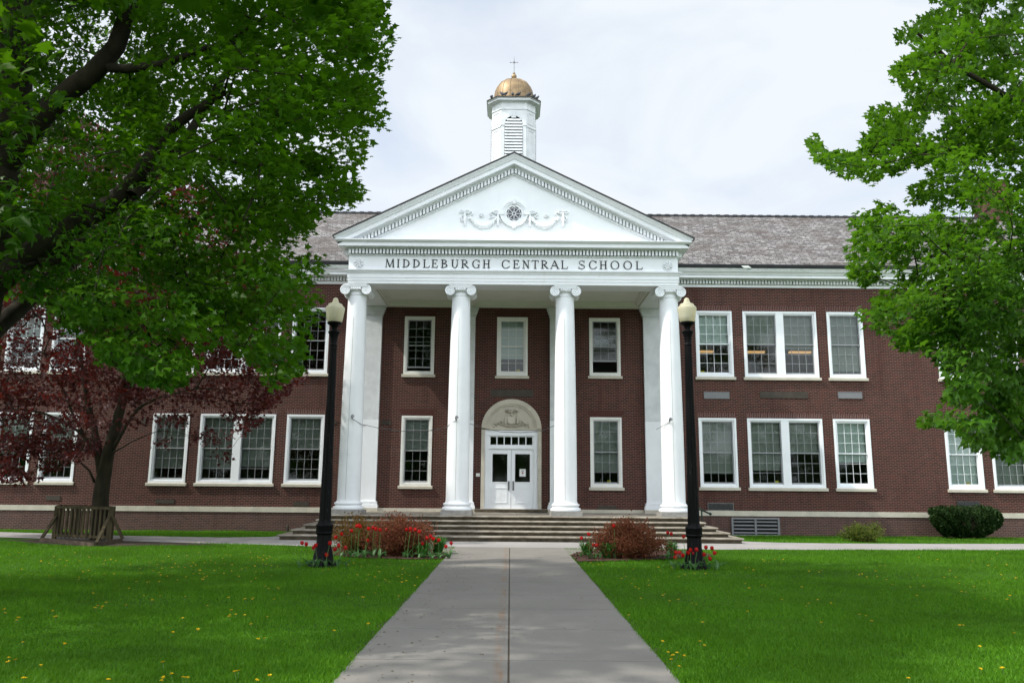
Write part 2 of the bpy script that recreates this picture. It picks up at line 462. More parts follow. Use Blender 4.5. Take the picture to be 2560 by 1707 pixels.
# ------------------------------------------------------------------ ground and paving
def sheet(name, poly, mat, lift, kind='structure', label=None, cut=True):
    """flat sheet that follows the slight fall of the ground"""
    bm = bmesh.new()
    vs = [bm.verts.new((x, y, 0)) for x, y in poly]
    bm.faces.new(vs)
    for yy in (22., 24.5, 27., 29.5):
        g = bm.verts[:] + bm.edges[:] + bm.faces[:]
        bmesh.ops.bisect_plane(bm, geom=g, plane_co=(0, yy, 0), plane_no=(0, 1, 0))
    for v in bm.verts: v.co.z = ground_z(v.co.y) + lift
    bmesh.ops.triangulate(bm, faces=bm.faces)
    bmesh.ops.recalc_face_normals(bm, faces=bm.faces)
    for f in bm.faces:
        if f.normal.z < 0: f.normal_flip()
    me = bpy.data.meshes.new(name); bm.to_mesh(me); bm.free()
    me.materials.append(mat)
    o = link(name, me)
    tag(o, label, None, None, kind)
    return o
sheet('lawn', [(-300, -300), (300, -300), (300, 300), (-300, 300)], M['lawn'], 0.)
PW0, PW1 = -1.449, 1.436
# sidewalk along the front of the school, widening at the steps
near = [(-30, 28.5), (-20, 26.0), (-15.4, 24.6), (-12.5, 23.7), (-10, 22.95), (-7, 22.05), (-5.25, 21.67), (0, 21.6), (5.5, 21.68), (9, 21.95), (14, 22.4), (22, 23.3), (32, 24.6)]
far = [(32, 27.6), (22, 26.2), (16, 25.55), (12.5, 25.1), (9.8, 24.9), (8.2, 25.1), (7.3, 25.6), (7.0, 28.2), (-7.0, 28.2), (-7.6, 25.9), (-9, 25.4), (-12.3, 25.95), (-17.2, 27.6), (-30, 31.5)]
sheet('sidewalk', near + far, M['walk'], .012)
pathy = [-8, -4, .2, 1.7, 3.25, 4.8, 6.35, 7.85, 9.5, 11.03, 12.44, 13.97, 15.25, 16.6, 18.05, 19.5]
mbp = MB(); mbj = MB()
for a, b in zip(pathy[:-1], pathy[1:]):
    g = .010
    mbp.box(PW0, -.009, a + g, b - g, -.05, .02); mbp.box(.009, PW1, a + g, b - g, -.05, .02)
mbp.prism([(PW0, 19.506), (-.012, 19.506), (-.012, 21.75), (-2.6, 21.75), (-1.62, 19.95)], lambda u, v, d: (u, v, d), -.05, .02)
mbp.prism([(.012, 19.506), (PW1, 19.506), (1.62, 19.95), (2.6, 21.75), (.012, 21.75)], lambda u, v, d: (u, v, d), -.05, .02)
tag(mbp.build('path', M['path']), kind='structure')
mbj.box(PW0 + .01, PW1 - .01, -8, 21.7, -.045, .013)
tag(mbj.build('path_joint', M['joint']), kind='structure')
bedL = [(-1.50, 18.15), (-1.47, 19.5), (-1.7, 20.3), (-2.4, 21.3), (-4.4, 21.5), (-5.0, 20.6), (-4.6, 19.6), (-4.1, 18.9), (-3.2, 18.25), (-2.2, 18.0)]
bedR = [(1.47, 17.75), (1.9, 17.9), (2.8, 18.25), (3.6, 18.7), (4.5, 19.1), (4.9, 19.8), (4.6, 20.8), (3.6, 21.4), (2.4, 21.3), (1.7, 20.3), (1.46, 19.5)]
sheet('flower_bed', bedL, M['mulch'], .03)
sheet('flower_bed', bedR, M['mulch'], .03)
soil = [(-14.2, 23.1), (-12.6, 21.8), (-10.9, 20.9), (-9.4, 21.3), (-7.6, 22.0), (-8.6, 22.5), (-10.3, 23.0), (-12.2, 23.6), (-13.6, 23.9)]
sheet('bare_soil', soil, M['soil'], .006)

for xe, sg in ((PW0, -1), (PW1, 1)):
    ed = [(xe - sg * .01, 5.0)]; yy = 5.0; rq = random.Random(4 + sg)
    while yy < 17.8: ed.append((xe + sg * rq.uniform(.0, .085) * (1.2 if yy < 11 else .8), yy)); yy += rq.uniform(.12, .35)
    ed.append((xe - sg * .01, 17.8))
    sheet('bare_soil', ed, M['soil'], .008)

# ------------------------------------------------------------------ the school
W, CY, XC = 29.53, 26.30, .035
school = thing('school_building', 'two-storey red brick school with white columned portico, pediment and gold-domed cupola', 'school', (XC, W, -.08))
def P(name, mb, mat, parent=school, smooth=None):
    return mb.build(name, mat, parent, smooth)
ZB = -.4
HALFW = 24.0
# windows: centre x, z0, z1, width, columns of panes, kind of blind
offs = [(-17.29, -15.98), (-13.24, -11.89), (-8.30, -6.91), (6.91, 8.30), (11.89, 13.24), (15.98, 17.29)]
doubles = [(-11.49, -8.71), (8.71, 11.49)]
far1 = [(-19.0, -17.65), (17.65, 19.0), (-23.2, -21.9), (21.9, 23.2)]
LZ, UZ = (1.63, 4.15), (5.685, 8.195)
wins = []
for a, b in offs + far1 + doubles:
    wins.append((XC + a, XC + b, *LZ)); wins.append((XC + a, XC + b, *UZ))
porchw = [(-4.03, -2.89), (2.935, 4.10)]
for a, b in porchw:
    wins.append((a, b, 1.595, 4.14)); wins.append((a, b, 5.685, 7.89))
wins.append((-.54, .615, 5.66, 7.89))
door_op = (-.945, 1.005, .79, 3.645)
vents = [(7.181, 8.136, 4.866, 5.122, 'vent'), (12.167, 13.072, 4.916, 5.157, 'vent')]

def wall_grid(x0, x1, z0, z1, holes, y):
    xs = sorted({x0, x1, *[h[0] for h in holes], *[h[1] for h in holes]}); zs = sorted({z0, z1, *[h[2] for h in holes], *[h[3] for h in holes]})
    mb = MB()
    for i in range(len(xs) - 1):
        for j in range(len(zs) - 1):
            cx, cz = (xs[i] + xs[i + 1]) / 2, (zs[j] + zs[j + 1]) / 2
            if any(h[0] < cx < h[1] and h[2] < cz < h[3] for h in holes): continue
            mb.add([(xs[i], y, zs[j]), (xs[i + 1], y, zs[j]), (xs[i + 1], y, zs[j + 1]), (xs[i], y, zs[j + 1])], [(0, 1, 2, 3)])
    for h in holes:                                    # reveals
        a, b, c, d = h
        for q in (((a, c), (b, c)), ((b, c), (b, d)), ((b, d), (a, d)), ((a, d), (a, c))):
            (xa, za), (xb, zb) = q
            mb.add([(xa, y, za), (xb, y, zb), (xb, y + .3, zb), (xa, y + .3, za)], [(0, 1, 2, 3)])
    return mb
holes = wins + [door_op]
wm = wall_grid(-HALFW, HALFW, .70, 9.14, holes, W)
wm.add([(-HALFW, W, ZB), (-HALFW, 42.5, ZB), (-HALFW, 42.5, 9.3), (-HALFW, W, 9.3)], [(0, 1, 2, 3)])
wm.add([(HALFW, W, ZB), (HALFW, 42.5, ZB), (HALFW, 42.5, 9.3), (HALFW, W, 9.3)], [(0, 1, 2, 3)])
wm.add([(-HALFW, 42.5, ZB), (HALFW, 42.5, ZB), (HALFW, 42.5, 9.3), (-HALFW, 42.5, 9.3)], [(0, 1, 2, 3)])
wme = bpy.data.meshes.new('wall'); wme.from_pydata(wm.v, [], wm.f); wme.materials.append(M['brick'])
link('wall', wme, school)
mb = MB().box(-HALFW, HALFW, W + .02, W + .3, ZB, .69)
P('basement_wall', MB().box(-HALFW - .02, -5.75, W - .03, W + .29, ZB, .612), M['base_brick'])
P('basement_wall', MB().box(5.85, HALFW + .02, W - .03, W + .29, ZB, .612), M['base_brick'])
# limestone band in long blocks
mb = MB(); x = -HALFW
while x < HALFW:
    w = 1.28
    mb.box(x + .002, min(x + w, HALFW) - .002, W - .055, W + .1, .613, .797)
    x += w
P('stone_band', mb, M['stone'])
# dim rooms behind the windows
mb = MB()
for zf, zc in ((.9, 4.6), (5.0, 8.7)):
    mb.box(-HALFW + .3, HALFW - .3, W + 4.0, W + 4.1, zf, zc)
    mb.box(-HALFW + .3, HALFW - .3, W + .31, W + 4.0, zf - .1, zf)
    mb.box(-HALFW + .3, HALFW - .3, W + .31, W + 4.0, zc, zc + .1)
for xx in (-20.2, -14.6, -10.1, -5.6, -1.8, 1.9, 5.7, 10.1, 14.6, 20.2):
    mb.box(xx - .05, xx + .05, W + .31, W + 4.0, .9, 8.7)
P('interior', mb, M['room'])

M['lamp_glow'] = bpy.data.materials.new('warm_ceiling_lamp'); M['lamp_glow'].use_nodes = True
_b = M['lamp_glow'].node_tree.nodes['Principled BSDF']; _b.inputs['Emission Color'].default_value = (1., .55, .22, 1); _b.inputs['Emission Strength'].default_value = .55; _b.inputs['Base Color'].default_value = (.6, .5, .35, 1)
for a, b_, y_ in ((545, 670, 878), (985, 1140, 882), (1370, 1565, 884), ):
    p0, p1 = on_y(1600 + a / 3.672, 640 + y_ / 3.672, W + 1.3), on_y(1600 + b_ / 3.672, 640 + y_ / 3.672, W + 1.3)
    P('ceiling_light', MB().box(p0[0], p1[0], W + 1.2, W + 1.4, p0[2] - .03, p0[2] + .04), M['lamp_glow'])
def frame_mb(w, h, b, y0, y1, bot=None):
    """rectangular frame, origin at bottom centre"""
    bot = bot or b
    return MB().box(-w / 2, -w / 2 + b, y0, y1, 0, h).box(w / 2 - b, w / 2, y0, y1, 0, h).box(-w / 2 + b, w / 2 - b, y0, y1, h - b, h).box(-w / 2 + b, w / 2 - b, y0, y1, 0, bot)
def make_window(x0, x1, z0, z1, cols, lo=None, blind=.5, pale=False, double=False, lintel='soldier', lift=0., sticker=None, sash='white', old=False, gap=0.):
    w, h, xc = x1 - x0, z1 - z0, (x0 + x1) / 2
    wm_ = M['cream'] if old else M['white']
    o = bpy.data.objects.new('window', None)
    b = .075
    mb = frame_mb(w, h, b, -.02, .06)
    mb2 = frame_mb(w - 2 * b, h - 2 * b, .05, .015, .085)          # inner stop of the casing
    mb2.v = [(p[0], p[1], p[2] + b) for p in mb2.v]
    mb.add(mb2.v, mb2.f)
    if double: mb.box(-.145, .145, -.012, .1, b, h - b)
    root = mb.build('window', wm_, school, local=True, loc=Vector((xc, W, z0)) - school.location)
    bays = [(-w / 2 + b + .05, w / 2 - b - .05)] if not double else [(-w / 2 + b + .05, -.145), (.145, w / 2 - b - .05)]
    zb, zt = b + .05, h - b - .05
    mid = (zb + zt) / 2 + .0
    for bi, (bx0, bx1) in enumerate(bays):
        bl = blind[bi] if hasattr(blind, '__len__') else blind
        for k, (s0, s1, yy) in enumerate(((mid - .02, zt, .045), (zb + lift, mid + .02 + lift, .088))):
            if k == 1 and lift: s1 = min(s1, zt)
            ms = MB()
            sb = .035
            ms.box(bx0, bx0 + sb, yy, yy + .035, s0, s1).box(bx1 - sb, bx1, yy, yy + .035, s0, s1)
            ms.box(bx0 + sb, bx1 - sb, yy, yy + .035, s1 - .035, s1).box(bx0 + sb, bx1 - sb, yy, yy + .035, s0, s0 + (.035 if k == 0 else .055))
            gz0, gz1 = s0 + (.035 if k == 0 else .055), s1 - .035
            for c in range(1, cols):
                xx = bx0 + sb + (bx1 - bx0 - 2 * sb) * c / cols
                ms.box(xx - .0065, xx + .0065, yy + .006, yy + .029, gz0, gz1)
            for r_ in range(1, 3):
                zz = gz0 + (gz1 - gz0) * r_ / 3
                ms.box(bx0 + sb, bx1 - sb, yy + .0075, yy + .0275, zz - .0065, zz + .0065)
            so = ms.build('sash', wm_ if sash == 'white' else M['greysash'], root, local=True)
            MB().box(bx0 + .01, bx1 - .01, yy + .016, yy + .018, s0 + .01, s1 - .01).build('pane', M['glass'], root, local=True)
        if bl > 0.01:
            mbl = MB().box(bx0 + .02, bx1 - .02, .17, .175, zt - (zt - zb) * bl, zt + .02)
            mbl.box(bx0 + .02, bx1 - .02, .166, .182, zt - (zt - zb) * bl - .025, zt - (zt - zb) * bl)
            mbl.build('blind', M['pshade'] if pale else M['shade'], root, local=True)
        if sticker and bi == sticker[2]:
            sxx, szz = sticker[:2]
            MB().box(bx0 + sxx, bx0 + sxx + .13, .125, .128, zb + szz, zb + szz + .085).build('sticker', M['sticker'], root, local=True)
    ms = MB().prism([(-.075, -.11), (.12, -.11), (.12, -.002), (-.02, -.002), (-.075, -.02)], lambda u, v, d: (d, u, v), -w / 2 - .06, w / 2 + .06)
    ms.build('sill', M['stone'], root, local=True)
    if lintel == 'soldier':
        MB().box(-w / 2 - .015, w / 2 + .015, -.004, .05, h + .012, h + .215).build('lintel', M['soldier'], root, local=True)
    elif lintel == 'jack':
        ml = MB(); n = 19
        for k in range(n):
            a0, a1 = -w / 2 - .02 + (w + .04) * k / n, -w / 2 - .02 + (w + .04) * (k + 1) / n
            b0, b1 = a0 * 1.16, a1 * 1.16
            g = .005
            ml.prism([(a0 + g, h + .02), (a1 - g, h + .02), (b1 - g, h + .25), (b0 + g, h + .25)], lambda u, v, d: (u, d, v), -.004, .03)
        ml.build('lintel', M['jackbrick'], root, local=True)
    return root
M['jackbrick'] = plain('voussoir_brick', (.085, .03, .024), .85, .4, 25)
M['greysash'] = plain('screened_sash_paint', (.30, .31, .32), .5, .08, 5)
spec = {}
def wn(i, lvl, **k): spec[(round(i, 2), lvl)] = k
# which blinds are down (share of the opening) and what stands out, window by window
wn(6.91, 'u', blind=.5, pale=True, sticker=(.06, .04, 0)); wn(8.71, 'u', blind=(.5, .56), sash='grey'); wn(11.89, 'u', blind=.93, sash='grey')
wn(15.98, 'u', blind=.5, sash='grey'); wn(17.65, 'u', blind=.5); wn(21.9, 'u', blind=.5)
wn(6.91, 'l', blind=.83, sash='grey'); wn(8.71, 'l', blind=(.77, .5), sash='grey', sticker=(.85, .05, 0)); wn(11.89, 'l', blind=.63, pale=True)
wn(15.98, 'l', blind=.99, pale=True, sticker=(.6, .04, 0)); wn(17.65, 'l', blind=.99, sash='grey'); wn(21.9, 'l', blind=.7)
wn(-8.30, 'u', blind=.0, sash='grey'); wn(-11.49, 'u', blind=(.5, .45), pale=False); wn(-13.24, 'u', blind=.5, sash='grey'); wn(-17.29, 'u', blind=.55); wn(-19.0, 'u', blind=.5); wn(-23.2, 'u', blind=.5)
wn(-8.30, 'l', blind=.5, sash='grey'); wn(-11.49, 'l', blind=(.82, .78), sash='grey'); wn(-13.24, 'l', blind=.8, sash='grey'); wn(-17.29, 'l', blind=.5, sash='grey'); wn(-19.0, 'l', blind=.6, sash='grey'); wn(-23.2, 'l', blind=.5)
for a, b in offs + far1 + doubles:
    for lvl, (z0, z1) in (('l', LZ), ('u', UZ)):
        make_window(XC + a, XC + b, z0, z1, 4, double=(a, b) in doubles, **spec[(round(a, 2), lvl)])
make_window(-4.03, -2.89, 1.595, 4.14, 3, blind=.5, lintel='jack', old=True, sash='grey')
make_window(2.935, 4.10, 1.595, 4.14, 3, blind=.8, lintel='jack', sticker=(.5, .05, 0), old=True, sash='grey')
make_window(-4.03, -2.89, 5.685, 7.89, 3, blind=0., lintel='jack', lift=.13, old=True, sash='grey')
make_window(2.935, 4.10, 5.685, 7.89, 3, blind=0., lintel='jack', lift=.42, old=True, sash='grey')
make_window(-.54, .615, 5.66, 7.89, 3, blind=.72, pale=True, lintel='jack', sticker=(.62, .05, 0), old=True)

def vent(x0, x1, z0, z1, frame, fill, louvres=0, name='vent'):
    mb = MB().box(x0, x1, W - .02, W - .001, z0, z1)
    o = mb.build(name, M[fill], school)
    if frame:
        f = .022
        MB().box(x0 - f, x0, W - .028, W - .001, z0 - f, z1 + f).box(x1, x1 + f, W - .028, W - .001, z0 - f, z1 + f).box(x0, x1, W - .028, W - .001, z1, z1 + f).box(x0, x1, W - .028, W - .001, z0 - f, z0).build('vent_frame', M[frame], o)
    if louvres:
        ml = MB()
        for k in range(louvres):
            zz = z0 + (z1 - z0) * (k + .5) / louvres
            ml.bar((x0 + .01, W - .03, zz), (x1 - .01, W - .03, zz), .02, .008)
        ml.build('louvre', M[frame or 'metal'], o)
vent(7.20, 8.11, 4.885, 5.10, 'metal', 'vent'); vent(12.19, 13.05, 4.935, 5.14, 'metal', 'vent')
vent(9.27, 11.04, 4.905, 5.155, None, 'plate', name='metal_plate'); vent(-.75, .835, 4.87, 5.145, None, 'plate', name='metal_plate')
vent(7.2, 8.1, .825, 1.05, 'metal', 'dark', 6); vent(16.24, 17.06, 1.0, 1.21, None, 'dark', 6)
vent(3.18, 3.875, .802, .945, None, 'plate'); vent(-4.79, -4.42, 3.80, 3.95, None, 'plate'); vent(-6.595, -6.435, 3.80, 3.95, None, 'plate')
vent(-7.88, -7.295, .83, .99, None, 'plate'); vent(-12.86, -12.18, .89, 1.04, None, 'plate'); vent(-16.84, -16.32, .97, 1.13, None, 'plate'); vent(-13.64, -13.45, 3.75, 3.97, None, 'plate')
# two-bay louvred basement vent
mb = MB().box(8.02, 9.72, W - .075, W - .02, -.07, .545)
bv = MB().box(8.06, 9.68, W - .045, W - .032, -.03, .505).build('basement_vent', M['dark'], school)
mf = MB().box(8.0, 8.07, W - .10, W - .032, -.09, .56).box(9.67, 9.74, W - .10, W - .032, -.09, .56).box(8.07, 9.67, W - .10, W - .032, .5, .56).box(8.07, 9.67, W - .10, W - .032, -.09, -.03).box(8.835, 8.905, W - .095, W - .032, -.03, .5)
mf.build('vent_frame', M['vent'], bv)
for a, b in ((8.08, 8.83), (8.91, 9.66)):
    for k in range(4):
        zz = .035 + k * .128
        MB().prism([(-.03, .0), (-.02, -.008), (-.095, -.06), (-.105, -.05)], lambda u, v, d: (d, W + u, zz + v + .03), a, b).build('louvre', M['vent'], bv)

# ---- doorway: stone arch with carved coat of arms, panelled double door
def arc_pts(cx, cz, rx, rz, a0, a1, n):
    return [(cx + rx * math.cos(a0 + (a1 - a0) * k / n), cz + rz * math.sin(a0 + (a1 - a0) * k / n)) for k in range(n + 1)]
DX = .033
fnxz = lambda u, v, d: (u, d, v)
mb = MB()
outer = arc_pts(DX, 3.69, 1.105, 1.09, 0, math.pi, 28)
mb.prism(outer + [(DX - 1.105, 3.645), (DX + 1.105, 3.645)], fnxz, W - .012, W + .1)
ro = arc_pts(DX, 3.69, 1.105, 1.09, 0, math.pi, 28)
for rx1, rz1, yy in ((.93, .915, W - .085), (.86, .845, W - .05)):
    ri = arc_pts(DX, 3.69, rx1, rz1, 0, math.pi, 28)
    for k in range(28): mb.prism([ro[k], ro[k + 1], ri[k + 1], ri[k]], fnxz, yy, W - .011)
    ro = ri
mb.box(DX - .93, DX + .93, W - .07, W - .011, 3.648, 3.70)
for sgn in (-1, 1):
    zz = .70
    for hh in (.73, .73, .74, .74):
        xa, xb = sorted((DX + sgn * .975, DX + sgn * 1.105))
        mb.box(xa, xb, W - .085, W + .25, zz + .002, zz + hh - .002); zz += hh
surround = mb.build('door_surround', M['stone'], school)
# the carved arms: eagle on a globe over a shield, two supporters, scroll and foliage
mb = MB(); Y = W - .02
shield = [(-.15, 4.13), (.15, 4.13), (.155, 3.98), (.12, 3.88), (0, 3.83), (-.12, 3.88), (-.155, 3.98)]
mb.prism([(DX + u, v) for u, v in shield], fnxz, Y - .035, Y + .02)
mb.prism([(DX + u * .8, 3.99 + (v - 3.99) * .8) for u, v in shield], fnxz, Y - .045, Y - .03)
mb.blob((DX, Y - .02, 4.20), (.055, .035, .055)); mb.blob((DX, Y - .03, 4.31), (.045, .035, .07)); mb.blob((DX, Y - .035, 4.385), (.025, .03, .028))
for s in (-1, 1):
    mb.tube([(DX + s * .03, Y - .02, 4.30), (DX + s * .11, Y - .025, 4.385), (DX + s * .2, Y - .02, 4.36), (DX + s * .24, Y - .01, 4.30)], [.03, .036, .028, .012], 6)
    mb.tube([(DX + s * .04, Y - .02, 4.27), (DX + s * .12, Y - .02, 4.32), (DX + s * .19, Y - .01, 4.29)], [.02, .024, .01], 6)
    mb.tube([(DX + s * .215, Y - .02, 3.87), (DX + s * .22, Y - .03, 4.0), (DX + s * .21, Y - .03, 4.09), (DX + s * .215, Y - .02, 4.15)], [.05, .045, .05, .028], 8)
    mb.blob((DX + s * .215, Y - .03, 4.185), (.027, .03, .033)); mb.tube([(DX + s * .22, Y - .03, 4.11), (DX + s * .27, Y - .03, 4.06), (DX + s * .17, Y - .04, 4.03)], .014, 6)
    mb.tube([(DX + s * .02, Y - .02, 3.79), (DX + s * .16, Y - .02, 3.80), (DX + s * .3, Y - .02, 3.845), (DX + s * .38, Y - .01, 3.83)], [.028, .03, .026, .012], 6)
    for k in range(9):
        u = .31 + k * .042
        mb.blob((DX + s * u, Y - .01, 3.91 - .012 * k + .05 * math.sin(k * 2.1)), (.03, .022, .035), 6, 4)
    mb.tube([(DX + s * .28, Y - .01, 3.86), (DX + s * .4, Y - .01, 3.96), (DX + s * .5, Y - .01, 3.88), (DX + s * .6, Y - .005, 3.86)], [.02, .022, .018, .008], 6)
mb.v = [(a, (W - .012) + (b - (W - .012)) * 1.7, c) for a, b, c in mb.v]
mb.build('coat_of_arms', M['stone'], surround, smooth=50)
# frame with pilaster strips, transom light and two leaves
mb = MB()
for s in (-1, 1):
    xa, xb = sorted((DX + s * .975, DX + s * .83))
    mb.box(xa, xb, W - .01, W + .1, .78, 3.42)
    xa, xb = sorted((DX + s * .955, DX + s * .86))
    mb.box(xa, xb, W - .022, W - .01, 1.0, 3.35)
    xa, xb = sorted((DX + s * .983, DX + s * .82))
    mb.box(xa, xb, W - .03, W - .01, .78, .96)
mb.box(DX - .975, DX + .975, W - .01, W + .1, 3.42, 3.642); mb.box(DX - .985, DX + .985, W - .035, W - .01, 3.585, 3.625); mb.box(DX - .90, DX + .90, W - .03, W - .01, 3.44, 3.5)
mb.box(DX - .83, DX + .83, W + .01, W + .1, 2.935, 3.08); mb.box(DX - .83, DX + .83, W - .012, W + .01, 2.96, 3.0)
frame = mb.build('door_frame', M['white'], school)
mb = MB().box(DX - .83, DX + .83, W + .03, W + .07, 3.08, 3.105).box(DX - .83, DX + .83, W + .03, W + .07, 3.39, 3.42)
for k in range(7):
    xx = DX - .80 + 1.6 * k / 6
    mb.box(xx - (.03 if k in (0, 6) else .018), xx + (.03 if k in (0, 6) else .018), W + .03, W + .07, 3.105, 3.39)
mb.build('transom', M['white'], frame)
MB().box(DX - .8, DX + .8, W + .055, W + .058, 3.1, 3.4).build('transom_pane', M['glass'], frame)
MB().box(DX - 1.3, DX + 1.32, W - .45, W + .1, .70, .785).build('threshold', M['riser'], school)
for s in (-1, 1):
    xi, xo = DX + s * .006, DX + s * .828
    x0, x1 = sorted((xi, xo))
    gx0, gx1 = x0 + (.14 if s < 0 else .135), x1 - (.135 if s < 0 else .14)
    mb = MB().box(x0, gx0, W + .04, W + .085, .80, 2.93).box(gx1, x1, W + .04, W + .085, .80, 2.93)
    mb.box(gx0, gx1, W + .04, W + .085, 2.77, 2.93).box(gx0, gx1, W + .04, W + .085, .80, 1.745)
    mb.box(gx0 - .02, gx1 + .02, W + .028, W + .04, 1.735, 1.76)
    for a, b, c, d in ((gx0, gx0 + .03, 1.0, 1.56), (gx1 - .03, gx1, 1.0, 1.56), (gx0 + .03, gx1 - .03, 1.53, 1.56), (gx0 + .03, gx1 - .03, 1.0, 1.03)):
        mb.box(a, b, W + .026, W + .04, c, d)
    leaf = mb.build('door', M['white'], school)
    MB().box(gx0, gx1, W + .062, W + .065, 1.745, 2.77).build('pane', M['glass'], leaf)
    hx = DX - .085 if s < 0 else DX + .082
    MB().box(hx - .032, hx + .032, W + .028, W + .04, 1.455, 1.79).bar((hx, W - .02, 1.5), (hx, W - .02, 1.75), .02, .02).bar((hx, W - .02, 1.52), (hx, W + .03, 1.52), .015, .015, (1, 0, 0)).bar((hx, W - .02, 1.73), (hx, W + .03, 1.73), .015, .015, (1, 0, 0)).build('handle', M['metal'], leaf)
nt_ = thing('notice', 'white paper notice with red mark taped inside right door pane', 'notice', (.454, W + .05, 1.957))
MB().box(.341, .567, W + .052, W + .055, 1.957, 2.229).build('sheet', M['paper'], nt_)
MB().prism([(.454 + u * .034, 2.085 + v * .036) for u, v in ((0, -1.2), (.8, -.2), (1, .6), (.5, 1), (0, .7), (-.5, 1), (-1, .6), (-.8, -.2))], fnxz, W + .048, W + .051).build('red_mark', M['red_ink'], nt_)
mb = MB()
for k in range(3): mb.box(.415 + k * .028, .435 + k * .028, W + .048, W + .051, 2.15, 2.185)
mb.build('dark_print', M['letter'], nt_)
MB().box(-1.248, -1.108, W - .05, W - .001, 1.943, 2.063).box(-1.215, -1.15, W - .06, W - .05, 1.965, 2.035).build('intercom_box', M['cream'], school)

# ---- portico: columns, pilasters, ceiling, entablature, pediment
S = 3.51
FZ = .682                                            # porch floor
colx = [XC + .01 + S * (k - 1.5) for k in range(4)]
cent = [(1.175 - 1.17) * 0 + z for z in (0,)]
def column(x):
    mb = MB()
    prof = [(.385, 1.085), (.378, 1.10), (.371, 1.16), (.370, 1.6), (.368, 2.4), (.364, 3.3), (.357, 4.2), (.347, 5.2), (.334, 6.2), (.320, 7.1), (.308, 7.75), (.306, 7.86), (.322, 7.875), (.322, 7.895), (.305, 7.9), (.305, 8.0)]
    mb.lathe(prof, (x, CY, 0), 40)
    o = mb.build('column', M['white'], school, smooth=40)
    pb = [(.40, .822), (.47, .825), (.492, .85), (.495, .88), (.485, .915), (.46, .935), (.43, .94), (.415, .965), (.42, .985), (.435, .99), (.452, 1.01), (.452, 1.04), (.435, 1.06), (.40, 1.065), (.40, 1.088), (.37, 1.092)]
    MB().lathe(pb, (x, CY, 0), 40).build('column_base', M['white'], o, smooth=35)
    a = R(-96); ms = MB()
    for (r0, z0), (r1, z1) in zip(prof[2:9], prof[3:10]):
        ms.bar((x + (r0 + .0005) * math.cos(a), CY + (r0 + .0005) * math.sin(a), z0), (x + (r1 + .0005) * math.cos(a), CY + (r1 + .0005) * math.sin(a), z1), .009, .003, (math.cos(a), math.sin(a), 0))
    ms.build('seam', M['seam'], o)
    MB().box(x - .5, x + .5, CY - .5, CY + .5, FZ - .02, .822).build('plinth', M['plinth'], o)
    # Ionic capital: abacus, echinus, front and back volutes joined by bolsters
    mb = MB()
    mb.box(x - .385, x + .385, CY - .385, CY + .385, 8.185, 8.232).box(x - .36, x + .36, CY - .36, CY + .36, 8.155, 8.187)
    mb.lathe([(.30, 7.99), (.36, 8.01), (.39, 8.05), (.36, 8.09), (.30, 8.1)], (x, CY, 0), 28)
    for s in (-1, 1):
        vx, vz = x + s * .345, 8.025
        mb.tube([(vx, CY - .36, vz), (vx, CY - .18, vz), (vx, CY, vz), (vx, CY + .18, vz), (vx, CY + .36, vz)], [.148, .135, .115, .135, .148], 24)
        for yy, sy in ((CY - .362, -1), (CY + .362, 1)):
            pts = []; rr = []
            for k in range(64):
                a = k / 63 * 2.6 * 2 * math.pi
                rad = .150 * (1 - k / 63) ** .9 + .018
                ang = math.pi / 2 + s * a * -1
                pts.append((vx + rad * math.cos(ang), yy, vz + rad * math.sin(ang))); rr.append(.023 * (1 - .5 * k / 63))
            mb.tube(pts, rr, 6)
            mb.blob((vx, yy, vz), (.028, .022, .028))
    for yy in (CY - .37, CY + .37):                  # channel between the volutes, with egg and dart below
        mb.box(x - .345, x + .345, yy - .012, yy + .012, 8.118, 8.178)
        mb.bar((x - .345, yy, 8.183), (x + .345, yy, 8.183), .05, .02)
        for k in range(5): mb.blob((x - .14 + .07 * k, yy, 8.065), (.028, .03, .045), 8, 5)
        for k in range(6): mb.blob((x - .175 + .07 * k, yy, 8.06), (.008, .02, .04), 5, 4)
        mb.tube([(x - .2, yy + .01, 8.11), (x, yy - .005, 8.11), (x + .2, yy + .01, 8.11)], .012, 6)
    mb.build('capital', M['white'], o, smooth=40)
    # pilaster on the wall behind
    p0, p1 = x - .35, x + .35
    mb = MB().box(p0, p1, W - .13, W + .02, 3.98, 7.9)
    mb2 = MB()
    for e, z0, z1 in ((.09, .80, .90), (.07, .90, .955), (.045, .955, .985), (.055, .985, 1.03), (.025, 1.03, 1.05), (.02, 7.86, 7.90), (.045, 7.94, 8.02), (.075, 8.02, 8.1), (.10, 8.1, 8.16), (.12, 8.16, 8.227)):
        (mb if z0 > 5 else mb2).box(p0 - e, p1 + e, W - .13 - e, W + .02, z0, z1)
    mb.box(p0 - .001, p1 + .001, W - .131, W + .02, 7.90, 7.94)
    p = mb.build('pilaster', M['cupola'], school)
    mb2.build('pilaster_base', M['white'], p)
    MB().box(p0 - .002, p1 + .002, W - .132, W + .02, 1.05, 3.98).build('repainted_shaft', M['white'], p)
    MB().box(p0 - .1, p1 + .1, W - .24, W + .02, FZ - .02, .799).build('plinth', M['stone'], p)
for x in colx: column(x)

